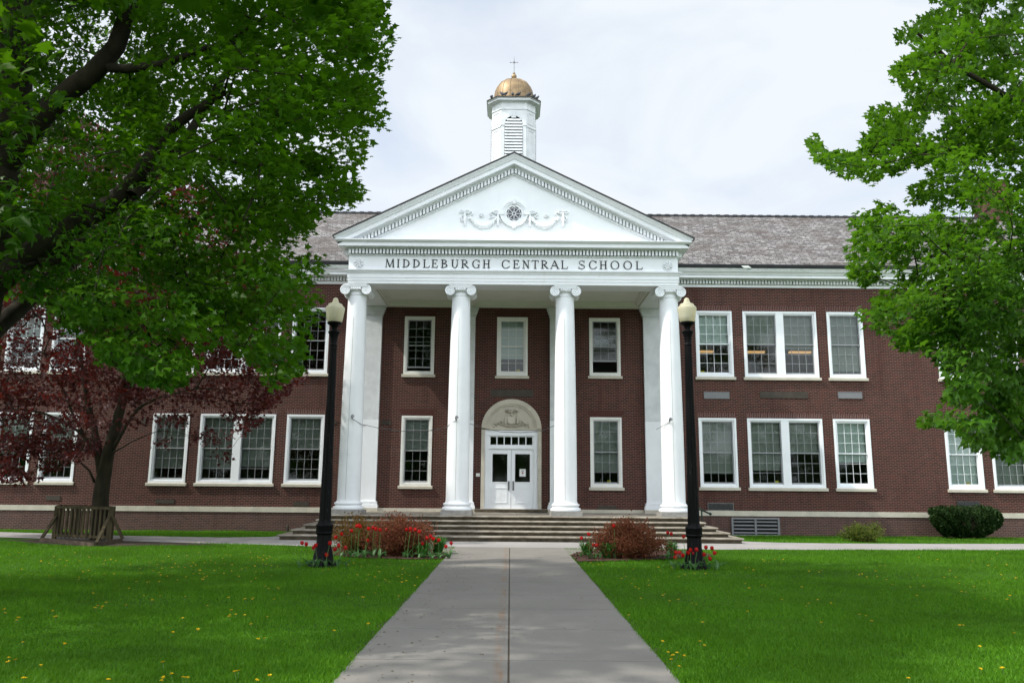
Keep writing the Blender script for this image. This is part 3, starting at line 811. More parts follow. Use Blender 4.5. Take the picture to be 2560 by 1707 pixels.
HX = 5.53                                            # half width of the entablature
EX0, EX1 = XC + .01 - HX, XC + .01 + HX
EF = 25.90
def ring_profile(mb, prof, x0=EX0, x1=EX1, yf=EF, yb=W + .05):
    """prof: (projection, z); mitred round front and both flanks"""
    n = len(prof); vs = []
    for pr_, z in prof:
        vs += [(x0 - pr_, yb, z), (x0 - pr_, yf - pr_, z), (x1 + pr_, yf - pr_, z), (x1 + pr_, yb, z)]
    fs = []
    for i in range(n - 1):
        for k in range(3): fs.append((i * 4 + k, i * 4 + k + 1, (i + 1) * 4 + k + 1, (i + 1) * 4 + k))
    mb.add(vs, fs); return mb
mb = MB()
ring_profile(mb, [(-.78, 8.236), (0, 8.236), (0, 8.335), (.012, 8.338), (.012, 8.435), (.025, 8.438), (.025, 8.575), (.05, 8.585), (.06, 8.62), (.10, 8.66), (.11, 8.70), (0, 8.705), (0, 9.19), (.03, 9.195), (.05, 9.235), (-.14, 9.24), (-.14, 9.405), (.12, 9.42), (.15, 9.452), (.32, 9.452), (.32, 9.578), (.36, 9.585), (.42, 9.64), (.42, 9.665), (.0, 9.70)])
# inner face of the architrave and its soffit edge
mb.box(EX0 + .78, EX1 - .78, EF + .78, EF + .80, 8.236, 8.42)
ent = P('entablature', mb, M['white'])
mb = MB()
nd = 96
for k in range(nd):
    xx = EX0 - .02 + (EX1 - EX0 + .04) * (k + .5) / nd
    mb.box(xx - .036, xx + .036, EF - .14, EF + .135, 9.245, 9.404)
for s, xx in ((-1, EX0), (1, EX1)):
    for k in range(28):
        yy = EF + .06 + k * .115
        a, b = sorted((xx - s * .135, xx + s * .14))
        mb.box(a, b, yy - .036, yy + .036, 9.245, 9.404)
mb.build('dentils', M['white'], ent)
# ceiling with coffer mouldings
mb = MB().box(EX0 + .02, EX1 - .02, EF + .79, W - .001, 8.42, 8.47)
mb.box(EX0 + .3, EX0 + .8, EF + .79, W, 8.245, 8.42).box(EX1 - .8, EX1 - .3, EF + .79, W, 8.245, 8.42)
mb.box(EX0 + .81, EX1 - .81, W - .22, W - .002, 8.245, 8.42)
for k, x in enumerate(colx[1:3]): mb.box(x - .25, x + .25, EF + .81, W - .23, 8.25, 8.419)
xs = [EX0 + .81] + [c for x in colx[1:3] for c in (x - .25, x + .25)] + [EX1 - .81]
for a, b in ((xs[0], xs[1]), (xs[2], xs[3]), (xs[4], xs[5])):
    y0, y1 = EF + .82, W - .225
    for e, zz in ((.0, 8.30), (.07, 8.345), (.14, 8.385)):
        mb.box(a + e, b - e, y0 + e, y0 + e + .068, zz, 8.418).box(a + e, b - e, y1 - e - .068, y1 - e, zz, 8.418)
        mb.box(a + e, a + e + .068, y0 + e + .07, y1 - e - .07, zz, 8.418).box(b - e - .068, b - e, y0 + e + .07, y1 - e - .07, zz, 8.418)
P('porch_ceiling', mb, M['ceil'])
# rosettes
def rosette(mb, x, z, r, y):
    mb.prism(arc_pts(x, z, r, r, 0, 2 * math.pi, 28)[:-1], fnxz, y - .012, y + .01)
    pts = arc_pts(x, z, r * .93, r * .93, 0, 2 * math.pi, 32); mb.tube([(p[0], y - .014, p[1]) for p in pts], r * .07, 6)
    for k in range(8):
        a = 2 * math.pi * (k + .5) / 8
        mb.tube([(x + r * q * math.cos(a), y - .016 - .02 * math.sin(q * 3), z + r * q * math.sin(a)) for q in (.2, .45, .7, .84)], [r * .08, r * .17, r * .2, r * .06], 6)
    mb.blob((x, y - .03, z), (r * .2, .025, r * .2))
for x in (EX0 + .345, EX1 - .345):
    mb = MB(); rosette(mb, x, 8.925, .175, EF); mb.build('rosette', M['white'], ent, smooth=45)

# ---- lettering
T_, t_, sf = .135, .070, .045
def line(x0, y0, x1, y1, w):
    d = math.hypot(x1 - x0, y1 - y0); nx, ny = -(y1 - y0) / d * w / 2, (x1 - x0) / d * w / 2
    return [(x0 + nx, y0 + ny), (x0 - nx, y0 - ny), (x1 - nx, y1 - ny), (x1 + nx, y1 + ny)]
def rect(x0, y0, x1, y1): return [(x0, y0), (x1, y0), (x1, y1), (x0, y1)]
def arcs(cx, cy, rx, ry, a0, a1, thick, thin, n=18):
    res = []
    for k in range(n):
        q = []
        for a in (a0 + (a1 - a0) * k / n, a0 + (a1 - a0) * (k + 1) / n):
            a = R(a); w = thin + (thick - thin) * abs(math.cos(a)) ** 1.5
            q.append(((cx + rx * math.cos(a), cy + ry * math.sin(a)), (cx + (rx - w) * math.cos(a), cy + (ry - w * .9) * math.sin(a))))
        res.append([q[0][0], q[1][0], q[1][1], q[0][1]])
    return res
def stem(x, w=T_, serif=.11, top=True, bot=True):
    r = [rect(x - w / 2, 0, x + w / 2, 1)]
    if bot: r.append(rect(x - w / 2 - serif, 0, x + w / 2 + serif, sf))
    if top: r.append(rect(x - w / 2 - serif, 1 - sf, x + w / 2 + serif, 1))
    return r
def glyph(c, w):
    s = .11 + T_ / 2
    if c == 'I': return stem(w / 2, serif=(w - T_) / 2)
    if c == 'M': return [line(.10, 0, .16, 1, t_), line(.17, 1, w * .5, .03, T_), line(w * .5, .03, w - .2, 1, t_), line(w - .2, 1, w - .13, 0, T_), rect(0, 0, .22, sf), rect(w - .28, 0, w, sf), rect(.04, 1 - sf, .2, 1), rect(w - .24, 1 - sf, w - .06, 1)]
    if c == 'D': return stem(s) + arcs(s, .5, w - s, .5, -90, 90, T_, t_)
    if c == 'L': return stem(s) + [rect(s, 0, w - .04, t_), line(w - .08, .02, w, .26, t_)]
    if c == 'E': return stem(s) + [rect(s, 0, w - .04, t_), rect(s, 1 - t_, w - .08, 1), rect(s, .49, w - .24, .49 + t_), line(w - .08, .02, w, .25, t_), line(w - .11, .78, w - .07, .98, t_), rect(w - .26, .40, w - .2, .65)]
    if c == 'B': return stem(s) + arcs(s + .1, .765, w - s - .18, .235, -90, 90, T_, t_) + arcs(s + .1, .275, w - s - .1, .275, -90, 90, T_, t_) + [rect(s, 0, s + .11, t_), rect(s, 1 - t_, s + .11, 1), rect(s, .50, s + .11, .50 + t_)]
    if c == 'U': return [rect(s - T_ / 2, .36, s + T_ / 2, 1), rect(w - s + .02, .36, w - s + .02 + t_, 1), rect(0, 1 - sf, s * 2, 1), rect(w - 2 * s + .08, 1 - sf, w, 1)] + arcs((w + .045) / 2 - .01, .36, (w + .045) / 2 - .01 - (s - T_ / 2), .37, 180, 360, T_, t_)
    if c == 'R': return stem(s) + arcs(s + .1, .73, w - s - .30, .27, -90, 90, T_, t_) + [rect(s, 1 - t_, s + .11, 1), rect(s, .46, s + .11, .46 + t_), line(s + .18, .48, w - .13, .02, T_), rect(w - .2, 0, w, sf)]
    if c == 'H': return stem(s) + stem(w - s) + [rect(s, .48, w - s, .48 + t_)]
    if c == 'N': return [rect(.14, 0, .14 + t_, 1), line(.15, 1, w - .16, .02, T_), rect(w - .14 - t_, 0, w - .14, 1), rect(0, 0, .32, sf), rect(w - .34, 1 - sf, w, 1), rect(.0, 1 - sf, .2, 1)]
    if c == 'T': return stem(w / 2, top=False) + [rect(.03, 1 - t_, w - .03, 1), line(.04, .99, 0, .76, t_), line(w - .04, .99, w, .76, t_)]
    if c == 'A': return [line(.12, 0, w * .48, 1, t_), line(w * .46, 1, w - .15, 0, T_), rect(w * .27, .33, w * .72, .33 + t_), rect(0, 0, .25, sf), rect(w - .32, 0, w, sf)]
    if c == 'O': return arcs(w / 2, .5, w / 2, .52, 0, 360, T_, t_, 36)
    if c == 'C': return arcs(w * .53, .5, w * .53, .52, 42, 318, T_, t_, 30) + [line(w * .93, .70, w * .93, .98, t_), line(w * .92, .16, w, .28, t_)]
    if c == 'G': return arcs(w * .53, .5, w * .53, .52, 42, 300, T_, t_, 30) + [line(w * .93, .70, w * .93, .98, t_), rect(w * .80, .05, w * .80 + T_, .44), rect(w * .68, .44 - sf, w, .44)]
    if c == 'S': return arcs(w * .5, .745, w * .42, .27, 40, 270, t_ * 1.1, t_ * 1.1, 16) + arcs(w * .5, .255, w * .47, .275, -150, 90, t_ * 1.15, t_ * 1.3, 18) + [line(w * .40, .56, w * .66, .44, T_), line(w * .86, .76, w * .86, 1.0, t_), line(w * .07, 0, w * .07, .26, t_)]
EXH = [('M', 1187, 1272), ('I', 1293, 1318), ('D', 1345, 1410), ('D', 1438, 1503), ('L', 1532, 1593), ('E', 1610, 1668), ('B', 1697, 1757), ('U', 1790, 1857), ('R', 1883, 1957), ('G', 1985, 2053), ('H', 2080, 2150)]
EXC = [('C', 86, 203), ('E', 250, 347), ('N', 387, 500), ('T', 528, 626), ('R', 660, 776), ('A', 794, 935), ('L', 955, 1054), ('S', 1212, 1308), ('C', 1365, 1480), ('H', 1520, 1634), ('O', 1682, 1812), ('O', 1870, 1998), ('L', 2050, 2150)]
span = [(c, -4.255 + (a - 1187) * 3.525 / 963, -4.255 + (b - 1187) * 3.525 / 963) for c, a, b in EXH]
span += [(c, -.346 + (a - 86) * 4.728 / 2064, -.346 + (b - 86) * 4.728 / 2064) for c, a, b in EXC]
LH, LB = .29, 8.79
kk = 0
for wi, (c, a, b) in enumerate(span):
    if wi in (0, 11, 18): mb = MB()
    for poly in glyph(c, (b - a) / LH):
        kk += 1
        mb.prism([(a + u * LH, LB + v * LH) for u, v in poly], fnxz, EF - .014 - (kk % 9) * .0007, EF + .01)
    if wi in (10, 17, 23): mb.build('lettering', M['letter'], ent)

# ---- pediment
AX = XC + .012
sl = .4955
PED = thing  # (alias kept short)
apz, tipx = 12.70, 6.0
mb = MB()
# tympanum
mb.prism([(EX0, 9.69), (EX1, 9.69), (AX, 9.69 + HX * sl)], fnxz, EF + .01, EF + .1)
ped = P('pediment', mb, M['white'])
def rake(mb, prof, half=None):
    """prof: (projection forward, vertical offset from roof line); swept along both slopes"""
    for s in (-1, 1):
        vs = []
        for pr_, dz in prof:
            he = HX + pr_ + .0
            vs += [(AX + s * he, EF - pr_, apz + dz - he * sl), (AX, EF - pr_, apz + dz)]
        n = len(prof)
        fs = [(2 * i, 2 * i + 1, 2 * i + 3, 2 * i + 2) for i in range(n - 1)]
        mb.add(vs, fs)
        mb.add([vs[2 * i] for i in range(n)], [tuple(range(n))])
mb = MB()
rake(mb, [(0, -.62), (.03, -.60), (.05, -.565), (-.14, -.56), (-.14, -.385), (.10, -.37), (.13, -.30), (.32, -.30), (.32, -.155), (.35, -.15), (.38, -.10), (.44, -.03), (.45, 0.), (.0, 0.)])
mb.build('raking_cornice', M['white'], ped)
mb = MB()
for s in (-1, 1):
    for k in range(48):
        u = .06 + k * .1145
        if u > HX - .32: break
        zc = apz - .475 - u * sl
        dx, dzz = .036, .036 * sl
        q = [(AX + s * (u - dx), zc + .085 + dzz), (AX + s * (u + dx), zc + .085 - dzz), (AX + s * (u + dx), zc - .075 - dzz), (AX + s * (u - dx), zc - .075 + dzz)]
        mb.prism(q, fnxz, EF - .14, EF + .135)
mb.build('dentils', M['white'], ped)
# oculus with radial bars, garlands either side
OX, OZ, OY = .055, 10.715, EF
mb = MB()
for r0, r1, y0, y1 in ((.34, .40, OY - .05, OY + .02), (.40, .475, OY - .075, OY + .02), (.26, .34, OY - .02, OY + .02)):
    po, pi_ = arc_pts(OX, OZ, r1, r1, 0, 2 * math.pi, 36), arc_pts(OX, OZ, r0, r0, 0, 2 * math.pi, 36)
    for k in range(36): mb.prism([po[k], po[k + 1], pi_[k + 1], pi_[k]], fnxz, y0, y1)
for a in range(4):
    c, s_ = math.cos(a * math.pi / 2), math.sin(a * math.pi / 2)
    q = [(.33, -.05), (.33, .05), (.525, .066), (.525, -.066)]
    mb.prism([(OX + u * c - v * s_, OZ + u * s_ + v * c) for u, v in q], fnxz, OY - .10, OY + .02)
oc = mb.build('oculus_window', M['white'], ped)
mb = MB()
for k in range(8):
    a = math.pi * k / 4
    mb.bar((OX + .055 * math.cos(a), OY - .005, OZ + .055 * math.sin(a)), (OX + .265 * math.cos(a), OY - .005, OZ + .265 * math.sin(a)), .018, .018, (0, 1, 0))
    b = a + math.pi / 4
    p0, p1 = (OX + .262 * math.cos(a), OZ + .262 * math.sin(a)), (OX + .262 * math.cos(b), OZ + .262 * math.sin(b))
    mm = (OX + .195 * math.cos((a + b) / 2), OZ + .195 * math.sin((a + b) / 2))
    mb.tube([(p0[0], OY - .005, p0[1]), ((p0[0] + mm[0]) / 2 * 1 + 0, OY - .005, (p0[1] + mm[1]) / 2), (mm[0], OY - .005, mm[1]), ((p1[0] + mm[0]) / 2, OY - .005, (p1[1] + mm[1]) / 2), (p1[0], OY - .005, p1[1])], .009, 5)
po, pi_ = arc_pts(OX, OZ, .065, .065, 0, 2 * math.pi, 20), arc_pts(OX, OZ, .045, .045, 0, 2 * math.pi, 20)
for k in range(20): mb.prism([po[k], po[k + 1], pi_[k + 1], pi_[k]], fnxz, OY - .017, OY + .006)
mb.build('glazing_bars', M['white'], oc)
M['oculus'] = plain('dark_oculus_glass', (.022, .024, .032), .08, .3, 3, spec=.6)
MB().prism(arc_pts(OX, OZ, .268, .268, 0, 2 * math.pi, 32)[:-1], fnxz, OY + .003, OY + .0095).build('pane', M['oculus'], oc)
rr_ = random.Random(3)
for s in (-1, 1):
    mb = MB()
    X = lambda u: OX + s * u
    yg = OY - .03
    # hanging swag of fruit and leaves
    for k in range(34):
        q = k / 33
        u = 1.50 - q * .92; z = 10.54 - .29 * math.sin(math.pi * q)
        rad = .036 + .042 * math.sin(math.pi * q)
        for e in range(3):
            mb.blob((X(u + rr_.uniform(-.02, .02)), yg - rr_.uniform(0, .03), z + rr_.uniform(-1, 1) * rad), (.042, .036, .042), 7, 4)
    mb.tube([(X(1.50 - .92 * k / 12), yg + .01, 10.54 - .29 * math.sin(math.pi * k / 12)) for k in range(13)], [.035 + .055 * math.sin(math.pi * k / 12) for k in range(13)], 8)
    for u0, dr_ in ((1.67, -1), (.53, 1)):
        if u0 < 1: u0 = .545
        # drop
        for k in range(16):
            q = k / 15
            mb.blob((X(u0 + rr_.uniform(-.03, .03) * (1 - q * .5)), yg - rr_.uniform(0, .025), 10.56 - .28 * q), (.042 * (1 - .35 * q), .03, .04), 7, 4)
        mb.tube([(X(u0), yg, 10.79), (X(u0), yg - .01, 10.66), (X(u0), yg - .015, 10.56), (X(u0), yg - .01, 10.3)], [.018, .03, .055, .03], 8)
        # bow and ribbons
        for e in (-1, 1):
            pts = [(X(u0 + e * (.02 + .075 + .075 * math.cos(a))), yg - .01, 10.77 + .045 * math.sin(a)) for a in [math.pi - 2 * math.pi * k / 10 for k in range(11)]]
            mb.tube(pts, .018, 6)
        mb.blob((X(u0), yg - .02, 10.79), (.03, .025, .03))
        rb = [(0, 10.74), (.08, 10.68), (.16, 10.73), (.23, 10.78), (.27, 10.70), (.20, 10.63), (.17, 10.58), (.25, 10.55), (.30, 10.56)]
        mb.tube([(X(u0 + dr_ * u * .95), yg, z) for u, z in rb], [.022, .026, .026, .024, .026, .026, .024, .022, .012], 6)
        rb = [(0, 10.72), (-.05, 10.64), (-.12, 10.58), (-.13, 10.53), (-.06, 10.48), (-.08, 10.43), (-.15, 10.44)]
        mb.tube([(X(u0 + dr_ * u), yg, z) for u, z in rb], [.02, .024, .022, .024, .024, .022, .012], 6)
    rosette(mb, X(1.105), 10.645, .085, OY)
    mb.build('garland', M['white'], ped, smooth=60)

# ---- roofs
RY, RZ, EY, EZ = 36., 14.21, 29.08, 9.93
def zroof(y): return EZ + (RZ - EZ) * (y - EY) / (RY - EY)
mb = MB()
mb.add([(-HALFW - .5, EY - .03, EZ - .02), (HALFW + .5, EY - .03, EZ - .02), (HALFW + .5, RY, RZ), (-HALFW - .5, RY, RZ), (HALFW + .5, 2 * RY - EY, EZ), (-HALFW - .5, 2 * RY - EY, EZ)], [(0, 1, 2, 3), (3, 2, 4, 5)])
mb.add([(-HALFW, EY, EZ), (-HALFW, RY, RZ - .05), (-HALFW, 2 * RY - EY, EZ), (HALFW, EY, EZ), (HALFW, RY, RZ - .05), (HALFW, 2 * RY - EY, EZ)], [(0, 1, 2), (3, 4, 5)])
roof = P('roof', mb, M['slate'])
mb = MB().box(-HALFW - .5, HALFW + .5, RY - .09, RY + .09, RZ - .03, RZ + .05)
k = -HALFW - .4
while k < HALFW + .4:
    mb.box(k, k + .2, RY - .11, RY + .11, RZ - .02, RZ + .065); k += .4
mb.build('ridge_cap', M['slatedark'], roof)
for x, zt in ((22.75, 16.0), (-21.9, 16.0)):
    c = MB().box(x - .6, x + .6, RY - .5, RY + .5, 13.4, zt).build('chimney', M['brick'], roof)
# wing cornices
prof = [(0, 9.12), (-.03, 9.122), (-.03, 9.2), (-.05, 9.23), (.14, 9.235), (.14, 9.385), (-.12, 9.39), (-.14, 9.40), (-.40, 9.40), (-.40, 9.495), (-.43, 9.50), (-.47, 9.56), (-.55, 9.62), (-.55, 9.64), (.2, 9.66), (.2, 9.12)]
for x0, x1 in ((-HALFW - .4, EX0 - .003), (EX1 + .003, HALFW + .4)):
    mb = MB(); mbd = MB(); mbg = MB(); mbf = MB()
    mb.prism(prof, lambda u, v, d: (d, W + u, v), x0, x1)
    n = int((x1 - x0) / .118)
    for k in range(n):
        xx = x0 + (k + .5) * (x1 - x0) / n
        mbd.box(xx - .037, xx + .037, W - .14, W + .135, 9.237, 9.384)
    mbg.prism([(-.56, 9.642), (-.57, 9.72), (-.54, 9.73), (-.3, 9.70), (.05, 9.70), (.05, 9.662)], lambda u, v, d: (d, W + u, v), x0, x1)
    mbf.prism([(-.40, 9.735), (-.42, 9.80), (-.475, 9.875), (-.470, 9.905), (-.3, 10.01), (-.25, 9.735)], lambda u, v, d: (d, W + u, v), x0, x1)
    cor = P('cornice', mb, M['white'])
    mbd.build('dentils', M['white'], cor)
    mbg.build('gutter', M['gutter'], roof)
    mbf.build('eaves_flashing', M['slatedark'], roof)
MB().prism([(-.58, 9.728), (-.60, 9.734), (-.28, 10.03), (-.26, 10.02)], lambda u, v, d: (d + (u + .58) * -.55, W + u, v), 8.72, 8.98).build('loose_gutter_strap', M['gutter'], roof)
# portico gable roof
mb = MB()
for s in (-1, 1):
    hz = 6.02
    yb_e = EY + (apz - hz * sl - EZ) / (RZ - EZ) * (RY - EY)
    yb_r = EY + (apz + .02 - EZ) / (RZ - EZ) * (RY - EY)
    for dz0, dz1 in ((.005, .06),):
        vs = []
        for dz in (dz0, dz1):
            vs += [(AX + s * hz, EF - .47, apz + dz - hz * sl), (AX, EF - .47, apz + dz), (AX, yb_r + .3, apz + dz), (AX + s * hz, yb_e + .3, apz + dz - hz * sl)]
        mb.add(vs, [(0, 1, 2, 3), (4, 5, 6, 7), (0, 1, 5, 4), (1, 2, 6, 5), (2, 3, 7, 6), (3, 0, 4, 7)])
P('portico_roof', mb, M['shingle'])

# ---- cupola: chamfered square lantern, gold dome, weather vane
CX, CYc = .022, 36.0
def cham(h, c): return [(-h + c, -h), (h - c, -h), (h, -h + c), (h, h - c), (h - c, h), (-h + c, h), (-h, h - c), (-h, -h + c)]
def ring8(mb, prof):
    vs = []
    for h, c, z in prof: vs += [(CX + u, CYc + v, z) for u, v in cham(h, c)]
    n = len(prof)
    mb.add(vs, [(i * 8 + k, i * 8 + (k + 1) % 8, (i + 1) * 8 + (k + 1) % 8, (i + 1) * 8 + k) for i in range(n - 1) for k in range(8)] + [tuple(range(8)), tuple(range((n - 1) * 8, n * 8))])
    return mb
mb = MB()
ring8(mb, [(1.02, .42, 12.6), (1.02, .42, 19.03), (1.05, .43, 19.035), (1.05, .43, 19.075), (1.03, .425, 19.08), (1.03, .425, 19.38), (1.10, .45, 19.40), (1.20, .46, 19.42), (1.22, .46, 19.43), (1.22, .46, 19.50), (1.26, .47, 19.52), (1.27, .47, 19.55), (1.0, .4, 19.58)])
for side in range(4):
    a = side * math.pi / 2; c_, s_ = math.cos(a), math.sin(a)
    def fr(u, v, d): return (CX + u * c_ - d * s_, CYc + u * s_ + d * c_, v)
    ya = -1.02
    # corner pilaster strips, arch and impost, panels on the chamfers
    for e in (-1, 1):
        x0, x1 = sorted((e * .43, e * .58))
        mb.prism([(x0, 13), (x1, 13), (x1, 18.22), (x0, 18.22)], fr, ya - .025, ya + .01)
        x0, x1 = sorted((e * .41, e * .60))
        mb.prism([(x0, 18.225), (x1, 18.225), (x1, 18.29), (x0, 18.29)], fr, ya - .05, ya + .01)
    po, pi_ = arc_pts(0, 18.29, .565, .565, 0, math.pi, 18), arc_pts(0, 18.29, .42, .42, 0, math.pi, 18)
    for k in range(18): mb.prism([po[k], po[k + 1], pi_[k + 1], pi_[k]], fr, ya - .03, ya + .01)
    mb.prism([(-.05, 18.66), (.05, 18.66), (.075, 18.93), (-.075, 18.93)], fr, ya - .05, ya + .01)
    # chamfer panels
    a2 = a + math.pi / 4; c2, s2 = math.cos(a2), math.sin(a2)
    dd = -(1.02 - .21) * math.sqrt(2)
    def fr2(u, v, d): return (CX + u * c2 - d * s2, CYc + u * s2 + d * c2, v)
    for z0, z1 in ((16.0, 18.05), (18.34, 18.92)):
        for q in ([(-.2, z0), (-.165, z0), (-.165, z1), (-.2, z1)], [(.165, z0), (.2, z0), (.2, z1), (.165, z1)], [(-.165, z1 - .035), (.165, z1 - .035), (.165, z1), (-.165, z1)], [(-.165, z0), (.165, z0), (.165, z0 + .035), (-.165, z0 + .035)]):
            mb.prism(q, fr2, dd - .02, dd + .01)
    mb.prism([(-.3, 18.16), (.3, 18.16), (.3, 18.25), (-.3, 18.25)], fr2, dd - .035, dd + .01)
cup = P('cupola', mb, M['cupola'])
for side in range(4):
    mb = MB(); mbd = MB()
    a = side * math.pi / 2; c_, s_ = math.cos(a), math.sin(a)
    def fr(u, v, d): return (CX + u * c_ - d * s_, CYc + u * s_ + d * c_, v)
    mbd.prism([(.42, 13.), (.42, 18.29)] + arc_pts(0, 18.29, .42, .42, 0, math.pi, 14)[1:] + [(-.42, 13.)], fr, -1.028, -1.015)
    z = 14.2
    while z < 18.68:
        hw = .415 if z < 18.29 else math.sqrt(max(.0, .415 ** 2 - (z + .05 - 18.29) ** 2))
        if hw > .06: mb.prism([(-hw, z), (hw, z), (hw, z + .058), (-hw, z + .058)], lambda u, v, d: fr(u, v + (-.045 if d < -1.05 else .02), d), -1.075, -1.03)
        z += .148
    mbd.build('louvre_opening', M['dark'], cup)
    mb.build('louvres', M['cupola'], cup)
mb = MB()
ring8(mb, [(1.275, .47, 19.535), (1.29, .475, 19.56), (1.27, .47, 19.60), (1.0, .4, 19.62)])
mb.build('cornice_capping', M['plate'], cup)
mb = MB()
prof = [(1.02, 19.58), (1.0, 19.62), (.985, 19.63), (.975, 19.7), (.965, 20.0), (.945, 20.2), (.90, 20.42), (.82, 20.62), (.70, 20.78), (.54, 20.90), (.34, 20.975), (.18, 21.0), (.12, 21.02)]
mb.lathe(prof, (CX, CYc, 0), 48)
for k in range(16):
    a = 2 * math.pi * (k + .5) / 16
    mb.tube([(CX + (r + .002) * math.cos(a), CYc + (r + .002) * math.sin(a), z) for r, z in prof[3:-1]], .017, 5)
mb.build('dome', M['gold'], cup, smooth=35)
mb = MB().lathe([(.15, 21.0), (.10, 21.06), (.07, 21.12), (.075, 21.14), (.11, 21.17), (.132, 21.24), (.12, 21.31), (.08, 21.36), (.045, 21.39), (.05, 21.41), (.065, 21.42), (.065, 21.44), (.02, 21.46)], (CX, CYc, 0), 20)
mb.build('finial', M['gold'], cup, smooth=40)
mb = MB().tube([(CX, CYc, 21.42), (CX, CYc, 22.1), (CX, CYc, 22.32)], [.016, .012, .005], 6)
mb.tube([(CX - .2, CYc, 22.005), (CX + .2, CYc, 22.005)], .011, 6); mb.tube([(CX, CYc - .2, 22.005), (CX, CYc + .2, 22.005)], .011, 6)
mb.tube([(CX + .045 * math.cos(2 * math.pi * k / 12), CYc, 22.005 + .045 * math.sin(2 * math.pi * k / 12)) for k in range(13)], .009, 5)
mb.box(CX - .21, CX - .15, CYc - .005, CYc + .005, 21.985, 22.03).box(CX + .15, CX + .2, CYc - .005, CYc + .005, 21.99, 22.02)
mb.build('weather_vane', M['metal'], cup)

# ------------------------------------------------------------------ entrance steps
steps = thing('entrance_steps', 'five wide weathered stone steps leading up to the white portico', 'steps', (XC, 24.3, -.03))
LX = [-6.90, -6.61, -6.33, -6.04, -5.73]; RX = [6.96, 6.66, 6.39, 6.11, 5.80]; TZ = [.142, .277, .411, .546, .682]
for k in range(5):
    yf = 24.29 + .365 * k
    z0 = -.15 if k == 0 else TZ[k - 1] - .02
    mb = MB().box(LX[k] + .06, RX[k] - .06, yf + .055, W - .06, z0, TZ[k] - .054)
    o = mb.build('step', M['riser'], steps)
    ms = MB(); x = LX[k]; first = True
    cuts = [LX[k]]
    xx = LX[k] + (1.1 if k % 2 else 1.75)
    while xx < RX[k] - .6: cuts.append(xx); xx += 1.40
    cuts.append(RX[k])
    yb = yf + .46 if k < 4 else W - .05
    for a, b in zip(cuts[:-1], cuts[1:]):
        e = .004
        zt, zb = TZ[k], TZ[k] - .056
        pr_ = [(yf + .03, zb), (yf, zb + .02), (yf, zt - .025), (yf + .012, zt - .007), (yf + .03, zt), (yb, zt), (yb, zb)]
        ms.prism(pr_, lambda u, v, d: (d, u, v), a + e, b - e)
    # side returns
    if k < 4:
        for xa, sgn in ((LX[k], 1), (RX[k], -1)):
            a, b = sorted((xa, xa + sgn * .42))
            ms.box(a, b, yf + .47, W - .07, TZ[k] - .056, TZ[k] - .001)
    ms.build('tread', M['step'], o)

hr = thing('handrail', 'dark green pipe handrail beside the right end of the steps', 'handrail', (6.5, 26.6, .5))
MB().tube([(5.75, 28.8, 1.62), (6.05, 28.0, 1.12), (6.40, 26.9, .86), (6.52, 26.5, .775)], .028, 10).blob((6.52, 26.48, .775), .05).build('rail', M['green_paint'], hr, smooth=50)
MB().tube([(6.36, 27.0, .40), (6.36, 27.0, .87)], .024, 10).tube([(5.76, 28.78, .6), (5.76, 28.78, 1.62)], .024, 10).build('post', M['green_paint'], hr, smooth=50)
sp = MB().lathe([(.05, -.1), (.05, .14), (.035, .17), (.03, .2)], (-7.85, 28.9, 0), 12).box(-7.9, -7.8, 28.86, 28.94, .06, .12).build('standpipe', M['plate'])
tag(sp, 'short dark capped pipe standing in the grass by the left wall', 'pipe')

